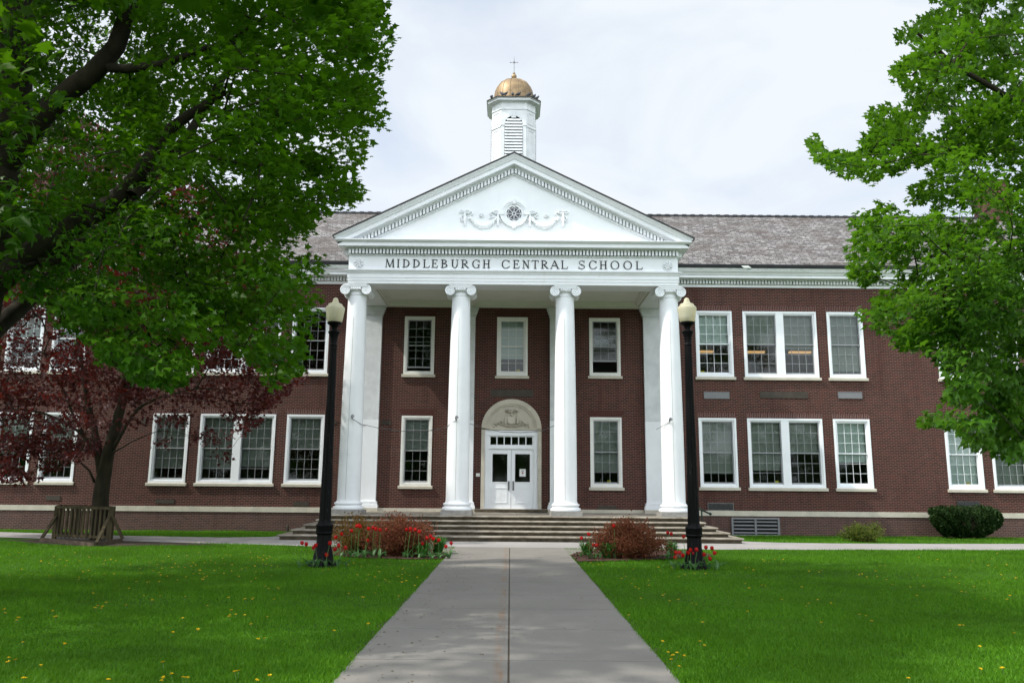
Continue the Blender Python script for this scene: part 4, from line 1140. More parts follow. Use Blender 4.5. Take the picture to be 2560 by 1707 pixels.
# ------------------------------------------------------------------ street lamps
def lamp_iron():
    mt, t, b = nodes('chipped_black_iron')
    n1 = ramp(t, noise(t, 14, 5, .7, stretch=(1, 1, .35)), .60, .68)
    col = mixc(t, n1, (.0035, .0035, .004), (.022, .024, .023))
    col = mixc(t, ramp(t, noise(t, 9, 4, .7, stretch=(1, 1, .3)), .66, .72), col, (.04, .024, .010))
    t.links.new(col, b.inputs['Base Color']); setv(b, 'Roughness', .55); setv(b, 'Specular IOR Level', .12)
    return mt
M['iron'] = lamp_iron()
def make_lamp(x, y, label, ztop):
    k = ztop / 5.40
    root = thing('street_lamp', label, 'street lamp', (x, y, 0), 'old iron lamp posts flanking the path')
    flute = lambda a: 1 + .035 * math.cos(a * 14)
    mb = MB().lathe([(.30, -.05), (.295, .02), (.255, .06), (.225, .10), (.20, .16), (.175, .28), (.155, .36), (.148, .40), (.142, .62)], (0, 0, 0), 56, flute)
    mb.lathe([(.14, .62), (.165, .635), (.175, .66), (.16, .685), (.165, .70), (.165, .78), (.175, .80), (.165, .825), (.14, .84), (.125, .88), (.118, .92)], (0, 0, 0), 32)
    mb.build('base', M['iron'], root, smooth=40, local=True)
    mb = MB().lathe([(.118, .90), (.112, 1.4), (.098, 2.4), (.084, 3.4), (.072, 4.3 * k), (.071, 4.45 * k)], (0, 0, 0), 56, flute)
    mb.build('pole', M['iron'], root, smooth=40, local=True)
    z = 4.45 * k
    mb = MB().lathe([(.07, z), (.082, z + .02), (.07, z + .045), (.068, z + .07), (.078, z + .16), (.088, z + .22), (.122, z + .285), (.124, z + .30), (.10, z + .32), (.06, z + .345), (.056, z + .375), (.075, z + .42), (.12, z + .455), (.15, z + .475), (.152, z + .50), (.14, z + .51)], (0, 0, 0), 32)
    mb.build('collar', M['iron'], root, smooth=40, local=True)
    z += .505
    mb = MB().lathe([(.05, z), (.05, z + .11), (.032, z + .13), (.03, z + .22), (.02, z + .24)], (0, 0, 0), 14)
    mb.build('bulb_holder', M['metal'], root, smooth=40, local=True)
    g = [(.132, 0), (.160, .03), (.172, .10), (.185, .19), (.197, .255), (.203, .29), (.198, .315), (.175, .345), (.150, .352), (.153, .37), (.14, .395), (.105, .41), (.078, .42), (.066, .445), (.058, .475), (.05, .505), (.035, .525), (.012, .535)]
    MB().lathe([(r, z + h) for r, h in g], (0, 0, 0), 32).build('globe', M['globe'], root, smooth=50, local=True)
    return root
make_lamp(-3.735, 16.5, 'black iron lamp post left of the path, its globe brushed by maple leaves', 5.43)
make_lamp(3.75, 16.65, 'tall black iron lamp post right of the path with its cream globe fully clear', 5.55)

# ------------------------------------------------------------------ foliage machinery
LEAF = np.array([(0, .33, .06), (0, 0, 0), (.34, -.02, -.05), (.25, .19, .02), (.56, .40, -.07), (.23, .50, .03), (0, 1., -.10), (-.23, .50, .03), (-.56, .40, -.07), (-.25, .19, .02), (-.34, -.02, -.05)])
LEAF_F = [(0, i, i + 1 if i < 10 else 1) for i in range(1, 11)]
SMALL = np.array([(0, 0, 0), (.42, .42, -.03), (0, .5, .06), (0, 1., -.06), (-.42, .42, -.03)])
SMALL_F = [(0, 1, 2), (1, 3, 2), (2, 3, 4), (0, 2, 4)]
def rand_unit(n):
    v = rng.normal(size=(n, 3)); return v / np.linalg.norm(v, axis=1, keepdims=True)
def leaves_mesh(name, pos, axis, normal, size, mat, shape=LEAF, faces=LEAF_F):
    n = len(pos)
    axis = axis / (np.linalg.norm(axis, axis=1, keepdims=True) + 1e-9)
    side = np.cross(axis, normal); side /= (np.linalg.norm(side, axis=1, keepdims=True) + 1e-9)
    nor = np.cross(side, axis)
    s = shape
    V = pos[:, None, :] + size[:, None, None] * (side[:, None, :] * s[None, :, 0, None] + axis[:, None, :] * s[None, :, 1, None] + nor[:, None, :] * s[None, :, 2, None])
    nv = len(s); Fa = np.array(faces, np.int32)
    L = (Fa[None] + (np.arange(n, dtype=np.int32) * nv)[:, None, None]).reshape(-1)
    k = Fa.shape[1]
    st = np.arange(0, len(L), k)
    return fast_mesh(name, V.reshape(-1, 3), L, st, np.full(len(st), k), mat)
def spray(centers, dirs, per, rad, flat, size, up=.75, droop=.35):
    """leaves scattered round twig ends: mostly facing the sky, tips hanging outwards"""
    n = len(centers)
    c = np.repeat(centers, per, axis=0); d = np.repeat(dirs, per, axis=0)
    off = rand_unit(len(c)) * (rng.random((len(c), 1)) ** .5) * np.repeat(np.broadcast_to(rad, (n,)), per)[:, None]
    off[:, 2] *= flat
    p = c + off
    ax = off / (np.linalg.norm(off, axis=1, keepdims=True) + 1e-6) * .8 + d * .4 + rand_unit(len(c)) * .5
    ax[:, 2] -= droop
    nr = np.array([0, 0, 1.]) * up + rand_unit(len(c)) * .75
    sz = size * (.5 + .75 * rng.random(len(c)))
    return p, ax, nr, sz

def grow(limbs, targets, seg=.45, r_leaf=.006, power=.42, r_max=.4, wob=.10):
    """limbs: list of (points, start radius, end radius); joins every target to the nearest wood by a branch that thins outward.
    Returns list of polylines with radii."""
    npos = []; nrad = []; tubes = []
    for pts, r0, r1 in limbs:
        pts = [np.array(p, float) for p in pts]
        dense = []
        for a, b in zip(pts[:-1], pts[1:]):
            k = max(2, int(np.linalg.norm(b - a) / .3))
            for q in range(k): dense.append(a + (b - a) * q / k)
        dense.append(pts[-1])
        dn = np.array(dense)
        for _ in range(3): dn[1:-1] = (dn[:-2] + 2 * dn[1:-1] + dn[2:]) / 4
        dn[1:-1] += rng.normal(size=(len(dn) - 2, 3)) * .012
        rad = np.linspace(r0, r1, len(dn))
        tubes.append((dn, rad, 12 if r0 > .12 else 8))
        sel = range(0, len(dn))
        for i in sel: npos.append(dn[i]); nrad.append(rad[i])
    base_n = len(npos)
    node = [tuple(p) for p in npos]
    arr = np.array(node); par = [-1] * len(node); load = [0] * len(node)
    order = np.argsort([np.min(np.linalg.norm(arr - t, axis=1)) for t in targets])
    chains = []
    for oi in order:
        t = targets[oi]
        dist = np.linalg.norm(arr - t, axis=1)
        cost = dist + .25 * np.maximum(0, arr[:, 2] - t[2])
        j = int(np.argmin(cost)); a = arr[j]
        L = np.linalg.norm(t - a)
        k = max(1, int(L / seg)); prev = j; new = []
        for q in range(1, k + 1):
            s = q / k
            p = a + (t - a) * s + rng.normal(size=3) * wob * seg * (1 if q < k else 0) + np.array([0, 0, .10 * L * math.sin(math.pi * s)])
            new.append(p); node.append(p); par.append(prev); load.append(0); prev = len(node) - 1
        arr = np.vstack([arr, np.array(new)])
        chains.append((j, len(node) - k, len(node)))
        q = prev
        while q >= base_n: load[q] += 1; q = par[q]
    for j, s, e in chains:
        pts = [arr[j]] + [arr[i] for i in range(s, e)]
        rad = [r_leaf * max(1, load[i]) ** power for i in range(s, e)]
        rad = [min(rad[0], r_max)] + [min(r, r_max) for r in rad]
        rad[-1] = max(.004, rad[-1] * .6)
        tubes.append((np.array(pts), np.array(rad), 5))
    return tubes
def tubes_mesh(tubes, name, mat, parent, poly=None):
    mb = MB()
    for pts, rad, n in tubes:
        if poly is not None and n == 5:
            q = np.arange(0, len(pts) - 1 + 1e-6, .1); i0 = np.minimum(q.astype(int), len(pts) - 2); fq = (q - i0)[:, None]
            P_ = np.asarray(pts); P_ = P_[i0] * (1 - fq) + P_[i0 + 1] * fq
            px, py, z = project(P_)
            vis = (px > 0) & (px < 2560) & (py > 0) & (z > 0)
            if vis.any() and not vis[-1] and not vis[0]: continue
            bad = vis & ~in_poly(px, py, poly)
            if vis[0] and not vis[-1] and (py[-1] < 0): continue
            if bad.any():
                e = i0[int(np.argmax(bad))] + 1; pts, rad = pts[:e], rad[:e]
        if len(pts) >= 2: mb.tube(pts, list(rad), n, cap=False)
    me = bpy.data.meshes.new(name); me.from_pydata(mb.v, [], mb.f); me.update()
    me.polygons.foreach_set('use_smooth', [True] * len(me.polygons)); me.materials.append(mat)
    return link(name, me, parent)

def crown_points(poly, n_in, n_out, depth, depth_sd, dmin, dmax, centre, radii, spare):
    """sample twig ends: inside the crown's outline at spread depths, and through the rest of the crown beyond the view"""
    xs = [p[0] for p in poly]; ys = [p[1] for p in poly]
    pts = []
    while len(pts) < n_in:
        x = rng.uniform(max(-60, min(xs)), min(2620, max(xs)), 400); y = rng.uniform(max(-60, min(ys)), min(1760, max(ys)), 400)
        ok = in_poly(x, y, poly)
        for a, b in zip(x[ok], y[ok]):
            d = np.clip(depth(a, b) + rng.normal() * depth_sd, dmin, dmax)
            pts.append(on_y(a, b, d))
    pts = pts[:n_in]
    outp = []
    while len(outp) < n_out:
        u = rand_unit(300) * (rng.random((300, 1)) ** (1 / 2.4)) * np.array(radii) + np.array(centre)
        px, py, z = project(u)
        vis = (px > -40) & (px < 2600) & (py > -40) & (py < 1747) & (z > 0)
        u = u[~vis & (u[:, 2] > spare)]
        outp += list(u)
    return np.array(pts), np.array(outp[:n_out])
def carve(p, poly, jit, bound=(-20, 2580, -20)):
    """keep leaves whose place lies within the crown's own outline"""
    px, py, z = project(p)
    px = px + rng.normal(size=len(px)) * jit; py = py + rng.normal(size=len(py)) * jit
    off = (px < bound[0]) | (px > bound[1]) | (py < bound[2]) | (z < .5)
    return off | in_poly(px, py, poly)

# ------------------------------------------------------------------ the three maples
polyL = [(-400, -500), (900, -500), (938, 0), (976, 49), (983, 103), (968, 141), (957, 201), (945, 223), (963, 288), (958, 321), (920, 327), (925, 365), (912, 403), (887, 435), (903, 479), (901, 520), (860, 531), (838, 520), (808, 533), (778, 544), (775, 577), (762, 610), (786, 642), (814, 653), (814, 686), (778, 707), (800, 727), (838, 724), (840, 756), (808, 775), (800, 816), (764, 838), (752, 870), (756, 915), (705, 953), (672, 966), (647, 940), (622, 899), (572, 857), (540, 862), (489, 885), (470, 940), (423, 975), (373, 961), (315, 942), (296, 915), (255, 907), (230, 866), (187, 828), (153, 816), (104, 754), (41, 741), (-60, 729), (-400, 700)]
polyR = [(2367, -20), (2321, 18), (2330, 39), (2295, 46), (2254, 50), (2236, 76), (2238, 112), (2272, 112), (2291, 131), (2314, 133), (2266, 147), (2229, 168), (2238, 212), (2263, 220), (2266, 271), (2227, 262), (2204, 234), (2185, 248), (2169, 285), (2181, 317), (2190, 338), (2158, 336), (2156, 382), (2130, 388), (2116, 376), (2075, 385), (2043, 343), (2024, 351), (2032, 392), (2050, 410), (2087, 433), (2144, 449), (2188, 462), (2217, 431), (2259, 444), (2284, 420), (2325, 437), (2318, 452), (2277, 468), (2266, 503), (2284, 518), (2337, 500), (2346, 511), (2330, 529), (2297, 543), (2270, 521), (2254, 539), (2245, 512), (2194, 489), (2179, 505), (2190, 527), (2151, 518), (2119, 551), (2144, 580), (2114, 618), (2121, 660), (2136, 702), (2158, 714), (2190, 720), (2180, 770), (2136, 766), (2150, 795), (2180, 822), (2213, 845), (2238, 873), (2288, 871), (2342, 897), (2372, 945), (2370, 985), (2313, 1022), (2300, 1060), (2346, 1063), (2385, 1066), (2418, 1118), (2443, 1139), (2465, 1158), (2519, 1150), (2600, 1150), (3000, 1100), (3000, -500), (2390, -500)]
polyRed = [(-300, 1190), (0, 1200), (60, 1205), (104, 1192), (180, 1160), (255, 1120), (290, 1085), (330, 1060), (385, 1100), (370, 1165), (395, 1172), (440, 1080), (510, 1120), (535, 1172), (560, 1170), (580, 1110), (625, 1075), (655, 1050), (690, 1005), (735, 965), (770, 945), (775, 930), (730, 930), (700, 860), (640, 700), (620, 560), (520, 470), (380, 400), (210, 290), (60, 300), (-300, 420)]

def tree_thing(name, label, base): return thing(name, label, 'tree', base, None)

# left green maple, close by: trunk just outside the frame, limbs reaching in
TL = np.array([-8.25, 11.6, 0.])
tl = tree_thing('green_maple_tree', 'big dark green maple close at left whose crown covers the left wing', tuple(TL))
Yl = 11.6
J = lambda px, py, y: on_y(px, py, y)
limbsL = [([TL + (0, 0, -.2), TL + (.02, 0, 1.), TL + (.05, .0, 2.4), J(-30, 640, Yl), J(-10, 420, Yl), J(25, 260, 11.7), J(45, 60, 11.8), J(60, -250, 12.), J(40, -600, 12.2)], .42, .16),
          ([J(-70, 760, 11.5), J(40, 660, 11.3), J(110, 605, 11.1), J(210, 555, 10.9), J(300, 500, 10.7), J(345, 440, 10.6), J(390, 360, 10.5), J(450, 300, 10.3), J(560, 230, 10.2)], .21, .05),
          ([J(95, 655, 11.2), J(190, 610, 11.4), J(300, 585, 11.6), J(390, 600, 11.8), J(470, 560, 12.0), J(560, 520, 12.2), J(680, 470, 12.4)], .12, .035),
          ([J(0, 430, 11.6), J(90, 290, 11.3), J(190, 215, 11.1), J(270, 160, 11.0), J(315, 80, 10.9), J(340, -60, 10.8), J(420, -300, 10.8)], .19, .07),
          ([J(275, 170, 11.), J(360, 172, 10.7), J(450, 150, 10.4), J(600, 90, 10.2)], .075, .03),
          ([J(330, 490, 10.6), J(420, 400, 11.2), J(500, 300, 11.8), J(560, 190, 12.3), J(640, 60, 12.8)], .09, .035),
          ([TL + (0, 0, 2.5), TL + (-1.5, .3, 4.5), TL + (-3.5, .6, 7.), TL + (-5., 1., 9.)], .2, .06),
          ([TL + (0, 0, 3.), TL + (.2, -1.6, 4.6), TL + (.5, -3.2, 6.6), TL + (.6, -4.6, 8.)], .16, .05),
          ([TL + (0, 0, 3.2), TL + (.4, 1.8, 5.2), TL + (.9, 3.6, 7.), TL + (1.2, 4.8, 8.6)], .16, .05)]
depL = lambda x, y: 11.2 + 1.1 * (x < 560) * (y < 720) + .9 * math.sin(x * .006 + y * .004) - .6 * (y > 700)
inL, outL = crown_points(polyL, 520, 400, depL, 1.7, 7.8, 15.2, (-7.2, 11.6, 8.4), (6.6, 6.8, 6.2), 3.2)
tubes_mesh(grow(limbsL, np.vstack([inL, outL]), r_max=.05), 'trunk', M['bark'], tl, polyL)
p1 = spray(inL, inL - (TL + (0, 0, 5)), 104, .50, .38, .102)
p2 = spray(outL, outL - (TL + (0, 0, 5)), 62, .95, .45, .22)
dsc = lambda pk: pk
k1 = carve(p1[0], polyL, 9)
k2 = carve(p2[0], polyL, 5)
def clear_limbs(p, limbs, px_r, keep):
    ux, uy, uz = project(p); bad = np.zeros(len(p), bool)
    for pts, r0, r1 in limbs:
        q = np.array(pts, float); lx, ly, lz = project(q)
        for i in range(len(q) - 1):
            ax_, ay_, bx_, by_ = lx[i], ly[i], lx[i + 1], ly[i + 1]
            L2 = (bx_ - ax_) ** 2 + (by_ - ay_) ** 2 + 1e-6
            tt = np.clip(((ux - ax_) * (bx_ - ax_) + (uy - ay_) * (by_ - ay_)) / L2, 0, 1)
            dd = np.hypot(ux - ax_ - tt * (bx_ - ax_), uy - ay_ - tt * (by_ - ay_))
            rr0 = r0 + (r1 - r0) * i / (len(q) - 1)
            bad |= (dd < rr0 * F_PX / lz[i] * px_r) & (uz < lz[i] + tt * (lz[i + 1] - lz[i]))
    return ~bad | (rng.random(len(p)) < keep)
k1 &= clear_limbs(p1[0], [limbsL[0], limbsL[1], limbsL[3]], 1.05, .42)
pp = [np.concatenate([a[k1], b[k2]]) for a, b in zip(p1, p2)]
o = link('crown', leaves_mesh('crown', *pp, M['leaf_l']), tl)

# right green maple, lit from the left
TR = np.array([9.6, 12.6, 0.])
tr = tree_thing('green_maple_tree', 'bright green maple at right whose branches overhang the right wing', tuple(TR))
limbsR = [([TR + (0, 0, -.2), TR + (0, 0, 2.), TR + (-.1, 0, 4.), TR + (-.2, .1, 7.), TR + (-.3, .2, 11.)], .36, .1),
          ([TR + (0, 0, 3.2), J(2700, 390, 12.4), J(2560, 372, 12.2), J(2480, 370, 12.), J(2400, 366, 11.9), J(2340, 370, 11.8), J(2290, 388, 11.7)], .12, .03),
          ([TR + (0, 0, 3.6), J(2720, 330, 12.), J(2530, 248, 11.6), J(2420, 195, 11.4), J(2340, 125, 11.3), J(2295, 85, 11.2)], .11, .022),
          ([TR + (0, 0, 2.8), J(2640, 700, 12.2), J(2480, 640, 12.), J(2380, 610, 11.8), J(2300, 600, 11.7)], .09, .02),
          ([TR + (0, 0, 2.6), J(2640, 900, 12.6), J(2520, 985, 12.8), J(2450, 995, 12.9)], .07, .02),
          ([TR + (0, 0, 3.4), TR + (1.8, -.6, 5.5), TR + (3.6, -1., 8.)], .14, .05),
          ([TR + (0, 0, 3.6), TR + (.2, 2., 5.6), TR + (.3, 4., 8.)], .14, .05),
          ([TR + (0, 0, 3.8), TR + (-.4, -2., 6.), TR + (-.8, -3.6, 8.4)], .13, .04)]
depR = lambda x, y: 12.2 + .8 * math.sin(x * .008 + y * .006)
inR, outR = crown_points(polyR, 390, 190, depR, 1.3, 9.2, 15.5, (9.8, 12.6, 8.6), (5.4, 5.6, 5.8), 3.0)
tubes_mesh(grow(limbsR, np.vstack([inR, outR]), r_max=.04), 'trunk', M['bark'], tr, polyR)
p1 = spray(inR, inR - (TR + (0, 0, 5)), 68, .35, .5, .112)
p2 = spray(outR, outR - (TR + (0, 0, 5)), 60, .9, .45, .21)
k1 = carve(p1[0], polyR, 3); k2 = carve(p2[0], polyR, 3)
pp = [np.concatenate([a[k1], b[k2]]) for a, b in zip(p1, p2)]
link('crown', leaves_mesh('crown', *pp, M['leaf_r']), tr)

# copper maple in front of the left wing
TD = np.array([-11.95, 23.8, -.02])
td = tree_thing('copper_maple_tree', 'dark red leaved maple in the wooden guard before the left wing', tuple(TD))
g_ = lambda x, y, Y=23.: on_y(x / 3.672, 960 + y / 3.672, Y + .8)
limbsD = [([TD + (0, 0, -.15), g_(905, 1400), g_(912, 1130), g_(935, 950), g_(950, 800), g_(990, 650, 22.95), g_(1040, 480, 22.9), g_(1100, 280, 22.9), g_(1140, 60, 22.9), g_(1170, -150, 22.9), g_(1180, -420, 22.9), g_(1210, -700, 22.9)], .275, .05),
          ([g_(935, 850), g_(910, 640), g_(880, 480, 23.1), g_(820, 300, 23.2), g_(790, 100, 23.2), g_(760, -150, 23.3), g_(700, -500, 23.4)], .13, .035),
          ([g_(1000, 660), g_(1060, 560, 22.8), g_(1200, 290, 22.6), g_(1300, 180, 22.5), g_(1430, 120, 22.4), g_(1560, 100, 22.3), g_(1800, 40, 22.2)], .07, .02),
          ([g_(890, 640), g_(770, 480, 22.8), g_(690, 400, 22.7), g_(500, 290, 22.6), g_(330, 230, 22.5), g_(0, 235, 22.4)], .055, .018),
          ([g_(770, 480, 22.8), g_(690, 330, 22.7), g_(620, 160, 22.6), g_(570, 0, 22.5), g_(400, -280, 22.3)], .05, .016),
          ([g_(865, 900), g_(820, 780, 22.8), g_(760, 720, 22.7), g_(620, 680, 22.6)], .04, .012),
          ([g_(1020, 640, 22.8), g_(1100, 590, 22.6), g_(1290, 480, 22.4), g_(1450, 430, 22.3)], .03, .01),
          ([g_(1130, 100), g_(1300, -120, 23.3), g_(1500, -260, 23.6), g_(1750, -350, 24.)], .06, .02),
          ([g_(1170, -150), g_(1050, -420, 23.4), g_(900, -800, 23.8)], .05, .02)]
def depD(x, y): return 23.6
dens = []
inD, outD = crown_points(polyRed, 1230, 150, depD, 1.5, 19.7, 26.2, (-12.9, 23.6, 6.), (6.7, 4.2, 4.3), 2.4)
# thinner towards the trunk's lower right, as the brickwork shows there
pxd, pyd, _ = project(inD)
thin = (pxd > 240) & (pxd < 640) & (pyd > 1000) & (rng.random(len(pxd)) < .72)
thin |= (pxd > 330) & (pxd < 700) & (pyd > 880) & (pyd <= 1000) & (rng.random(len(pxd)) < .25)
thin |= (pxd > 20) & (pxd < 240) & (pyd < 1000) & (pyd > 800) & (rng.random(len(pxd)) < .3)
inD = inD[~thin]
tubes_mesh(grow(limbsD, np.vstack([inD, outD]), r_leaf=.005, r_max=.03), 'trunk', M['bark'], td)
p1 = spray(inD, inD - (TD + (0, 0, 4)), 52, .50, .5, .105, up=.5)
p2 = spray(outD, outD - (TD + (0, 0, 4)), 40, .7, .5, .13, up=.5)
k1 = carve(p1[0], polyRed, 6); k2 = carve(p2[0], polyRed, 6)
pp = [np.concatenate([a[k1], b[k2]]) for a, b in zip(p1, p2)]
link('crown', leaves_mesh('crown', *pp, M['leaf_red']), td)

# wooden guard round the copper maple
gd = thing('tree_guard', 'mossy slatted timber guard with braces around the red maple trunk', 'tree guard', (-11.9, 22.9, 0))
pl, pr2 = Vector((-13.29, 23.93, 0)), Vector((-11.22, 23.03, 0))
bk = Vector((-.5, 1.05, 0))
HG = .90
def panel(a, b, n):
    a, b = Vector(a), Vector(b)
    MB().bar(a + Vector((0, 0, HG)), b + Vector((0, 0, HG)), .09, .075).build('rail', M['wood'], gd)
    MB().bar(a + Vector((0, 0, .10)), b + Vector((0, 0, .10)), .045, .07).build('rail', M['wood'], gd)
    for k in range(n):
        p = a + (b - a) * ((k + .7) / (n + .4))
        MB().bar(p + Vector((0, 0, .04)), p + Vector((0, 0, HG - .03)), .075, .03, (b - a).normalized().cross(Vector((0, 0, 1)))).build('slat', M['wood'], gd)
panel(pl, pr2, 13); panel(pr2, pr2 + bk, 5); panel(pr2 + bk, pl + bk, 10); panel(pl + bk, pl, 5)
for p in (pl, pr2, pl + bk, pr2 + bk): MB().bar(p + Vector((0, 0, -.1)), p + Vector((0, 0, HG + .03)), .10, .10, (0, 1, 0)).build('post', M['wood'], gd)
fl, fn_, fr_ = Vector((-13.05, 22.83, .04)), Vector((-10.58, 20.95, .04)), Vector((-10.80, 22.85, .04))
for a, b in ((fl, fn_), (fn_, fr_)): MB().bar(a, b, .05, .12).build('base_board', M['board'], gd)
for a, b in ((fl + Vector((.02, .03, .05)), pl + Vector((0, 0, .66))), (fn_ + Vector((.02, .03, .05)), pr2 + Vector((-.06, -.05, .66))), (fr_ + Vector((0, .03, .05)), pr2 + Vector((.03, 0, .66)))):
    MB().bar(a, b, .075, .055).build('brace', M['wood'], gd)

# trees across the street behind the viewer, seen only as reflections in the panes
n = 5200
x = rng.uniform(-75, 75, n); hh = 8.5 + 3.5 * np.sin(x * .17 + 1) + 2. * np.sin(x * .41)
p = np.stack([x, -42 + rng.normal(size=n) * 3, 1.2 + (hh - 1.2) * rng.random(n) ** .8], 1)
me = leaves_mesh('distant_trees', p, rand_unit(n), rand_unit(n), 1.1 + 1.1 * rng.random(n), M['leaf_l'], SMALL, SMALL_F)
tag(link('distant_trees', me), 'far row of green trees across the street', 'trees', None, 'stuff')

# ------------------------------------------------------------------ shrubs, hedge, bed plants
def bush(name, label, cat, base, rx, ry, h, n, size, mat, stems=26, power=.8, group=None, tilt=.5, flat_top=False, low=.0, twiggy=True):
    root = thing(name, label, cat, base, group)
    b = np.array(base)
    ends = []
    mb = MB()
    for k in range(stems):
        a = rng.uniform(0, 2 * math.pi); q = math.sqrt(rng.random())
        if flat_top:
            e = np.array([rx * (2 * rng.random() - 1), ry * (2 * rng.random() - 1), h * rng.uniform(.6, .98)])
        else:
            el = rng.uniform(.12, 1.) ** .7
            e = np.array([rx * q * math.cos(a), ry * q * math.sin(a), h * math.sqrt(max(.08, 1 - q * q * .88)) * rng.uniform(.72, .97)])
        s = np.array([e[0] * .12, e[1] * .12, 0.])
        pts = [s, s * .5 + e * .35 + rng.normal(size=3) * .03, e * .72 + rng.normal(size=3) * .03, e]
        mb.tube(pts, [.011, .009, .006, .003], 5, cap=False); ends.append(pts)
    me = bpy.data.meshes.new('stems'); me.from_pydata(mb.v, [], mb.f); me.materials.append(M['twig'])
    link('stems', me, root, local=True)
    E = np.array(ends)                                 # stems x 4 x 3
    i = rng.integers(0, len(E), n); t = 1 - rng.random(n) ** (1 / power) * .85 if not flat_top else rng.random(n)
    t = np.clip(t, .2, 1.)
    seg = np.minimum((t * 3).astype(int), 2); f_ = (t * 3 - seg)[:, None]
    p = E[i, seg] * (1 - f_) + E[i, seg + 1] * f_
    if flat_top:
        u = rand_unit(n)
        p = np.stack([rx * np.sign(u[:, 0]) * np.abs(u[:, 0]) ** .55, ry * np.sign(u[:, 1]) * np.abs(u[:, 1]) ** .55, h * (.54 + .46 * np.sign(u[:, 2]) * np.abs(u[:, 2]) ** .8)], 1)
        p *= (1 - .28 * rng.random((n, 1)) ** 2)
        nz_ = .06 * np.sin(p[:, 0] * 7 + 1) * np.sin(p[:, 1] * 6) + .05 * np.sin(p[:, 0] * 13 + p[:, 2] * 9)
        p += u * nz_[:, None]
        taper = .62 + .42 * np.clip(p[:, 2] / h, 0, 1)
        p[:, 0] *= taper; p[:, 1] *= taper
    else:
        p = p + rng.normal(size=(n, 3)) * np.array([.075, .075, .055]) * (h / .8)
    p[:, 2] = np.maximum(p[:, 2], low + .02)
    ax = rand_unit(n) * .8 + p / (np.linalg.norm(p, axis=1, keepdims=True) + 1e-6) * .8; ax[:, 2] += .25
    me = leaves_mesh('foliage', p, ax, rand_unit(n) + np.array([0, 0, tilt]), size * (.6 + .7 * rng.random(n)), mat, SMALL, SMALL_F)
    link('foliage', me, root, local=True)
    return root
G1 = 'twiggy barberry bushes in the flower beds'
bush('barberry_bush', 'sparse bronze barberry bush at left, nearer the left lamp post', 'bush', (-3.55, 19.4, .02), .85, .6, .95, 7500, .042, M['leaf_barberry2'], 40, 1.0, G1)
bush('barberry_bush', 'dense red-brown barberry bush left of the path, behind tulips', 'bush', (-2.55, 19.0, .02), .95, .75, 1.02, 15000, .042, M['leaf_barberry'], 60, 1.0, G1)
bush('barberry_bush', 'rounded red-brown barberry bush in the bed right of the path', 'bush', (2.75, 18.85, .02), .92, .75, .92, 17000, .040, M['leaf_barberry'], 64, 1.0, G1)
bush('shrub', 'low olive green rounded shrub against the right wing wall', 'shrub', (11.25, 25.95, -.06), .80, .6, .70, 5200, .05, M['leaf_shrub'], 46, 1.1)
bush('yew_hedge', 'dark clipped yew hedge standing at the far right wall', 'hedge', (15.95, 28.55, -.08), 1.28, .62, 1.08, 20000, .075, M['leaf_yew'], 40, 1., flat_top=True, low=.05)

def blades_clump(name, label, base, rad, h, n, mat, width=.014, group=None, cat='plant'):
    root = thing(name, label, cat, base, group)
    V = []; Fs = []
    for k in range(n):
        a = rng.uniform(0, 2 * math.pi); r = rad * math.sqrt(rng.random()); hh = h * rng.uniform(.6, 1.1)
        d = np.array([math.cos(a), math.sin(a), 0]); s = np.array([-math.sin(a), math.cos(a), 0])
        st = d * r * .35; w = width * rng.uniform(.7, 1.2)
        pr_ = [(0, 0), (r * .35, .55), (r * .75, .9), (r * 1.15, rng.uniform(.65, 1.0))]
        b = len(V)
        for i, (u, v) in enumerate(pr_):
            p = st + d * u * .8 + np.array([0, 0, v * hh]); ww = w * (1, 1, .75, .1)[i]
            V += [p - s * ww, p + s * ww]
        Fs += [(b + 2 * i, b + 2 * i + 1, b + 2 * i + 3, b + 2 * i + 2) for i in range(3)]
    me = bpy.data.meshes.new('blades'); me.from_pydata([tuple(map(float, v)) for v in V], [], Fs); me.materials.append(mat)
    link('blades', me, root, local=True)
    return root
def bx(cx, cy, x0=700, y0=1290, s=4.9): return x0 + cx / s, y0 + cy / s
def gz(px, py):
    d = ray(px, py); t = -EYE / d[2]; return d[0] * t, d[1] * t
for (cx, cy, x0, r, h, lab) in ((1740, 515, 700, .24, .36, 'low dark green daylily clump in left bed beside the path'), (1930, 470, 700, .26, .42, 'taller daylily clump at the left bed corner nearest the path'),
                            (960, 465, 700, .28, .38, 'daylily clump in left bed between the lamp post and bushes'), (235, 490, 1420, .22, .32, 'daylily clump at the right bed corner beside the path'),
                            (480, 525, 1420, .24, .37, 'round daylily clump in right bed just left of the barberry bush'), (1270, 500, 1420, .21, .34, 'daylily clump in right bed near the lamp post')):
    x, y = gz(*bx(cx, cy, x0))
    blades_clump('daylily_clump', lab, (x, y, .02), r, h, 130, M['leaf_lily'], .012, 'green daylily clumps in the beds')

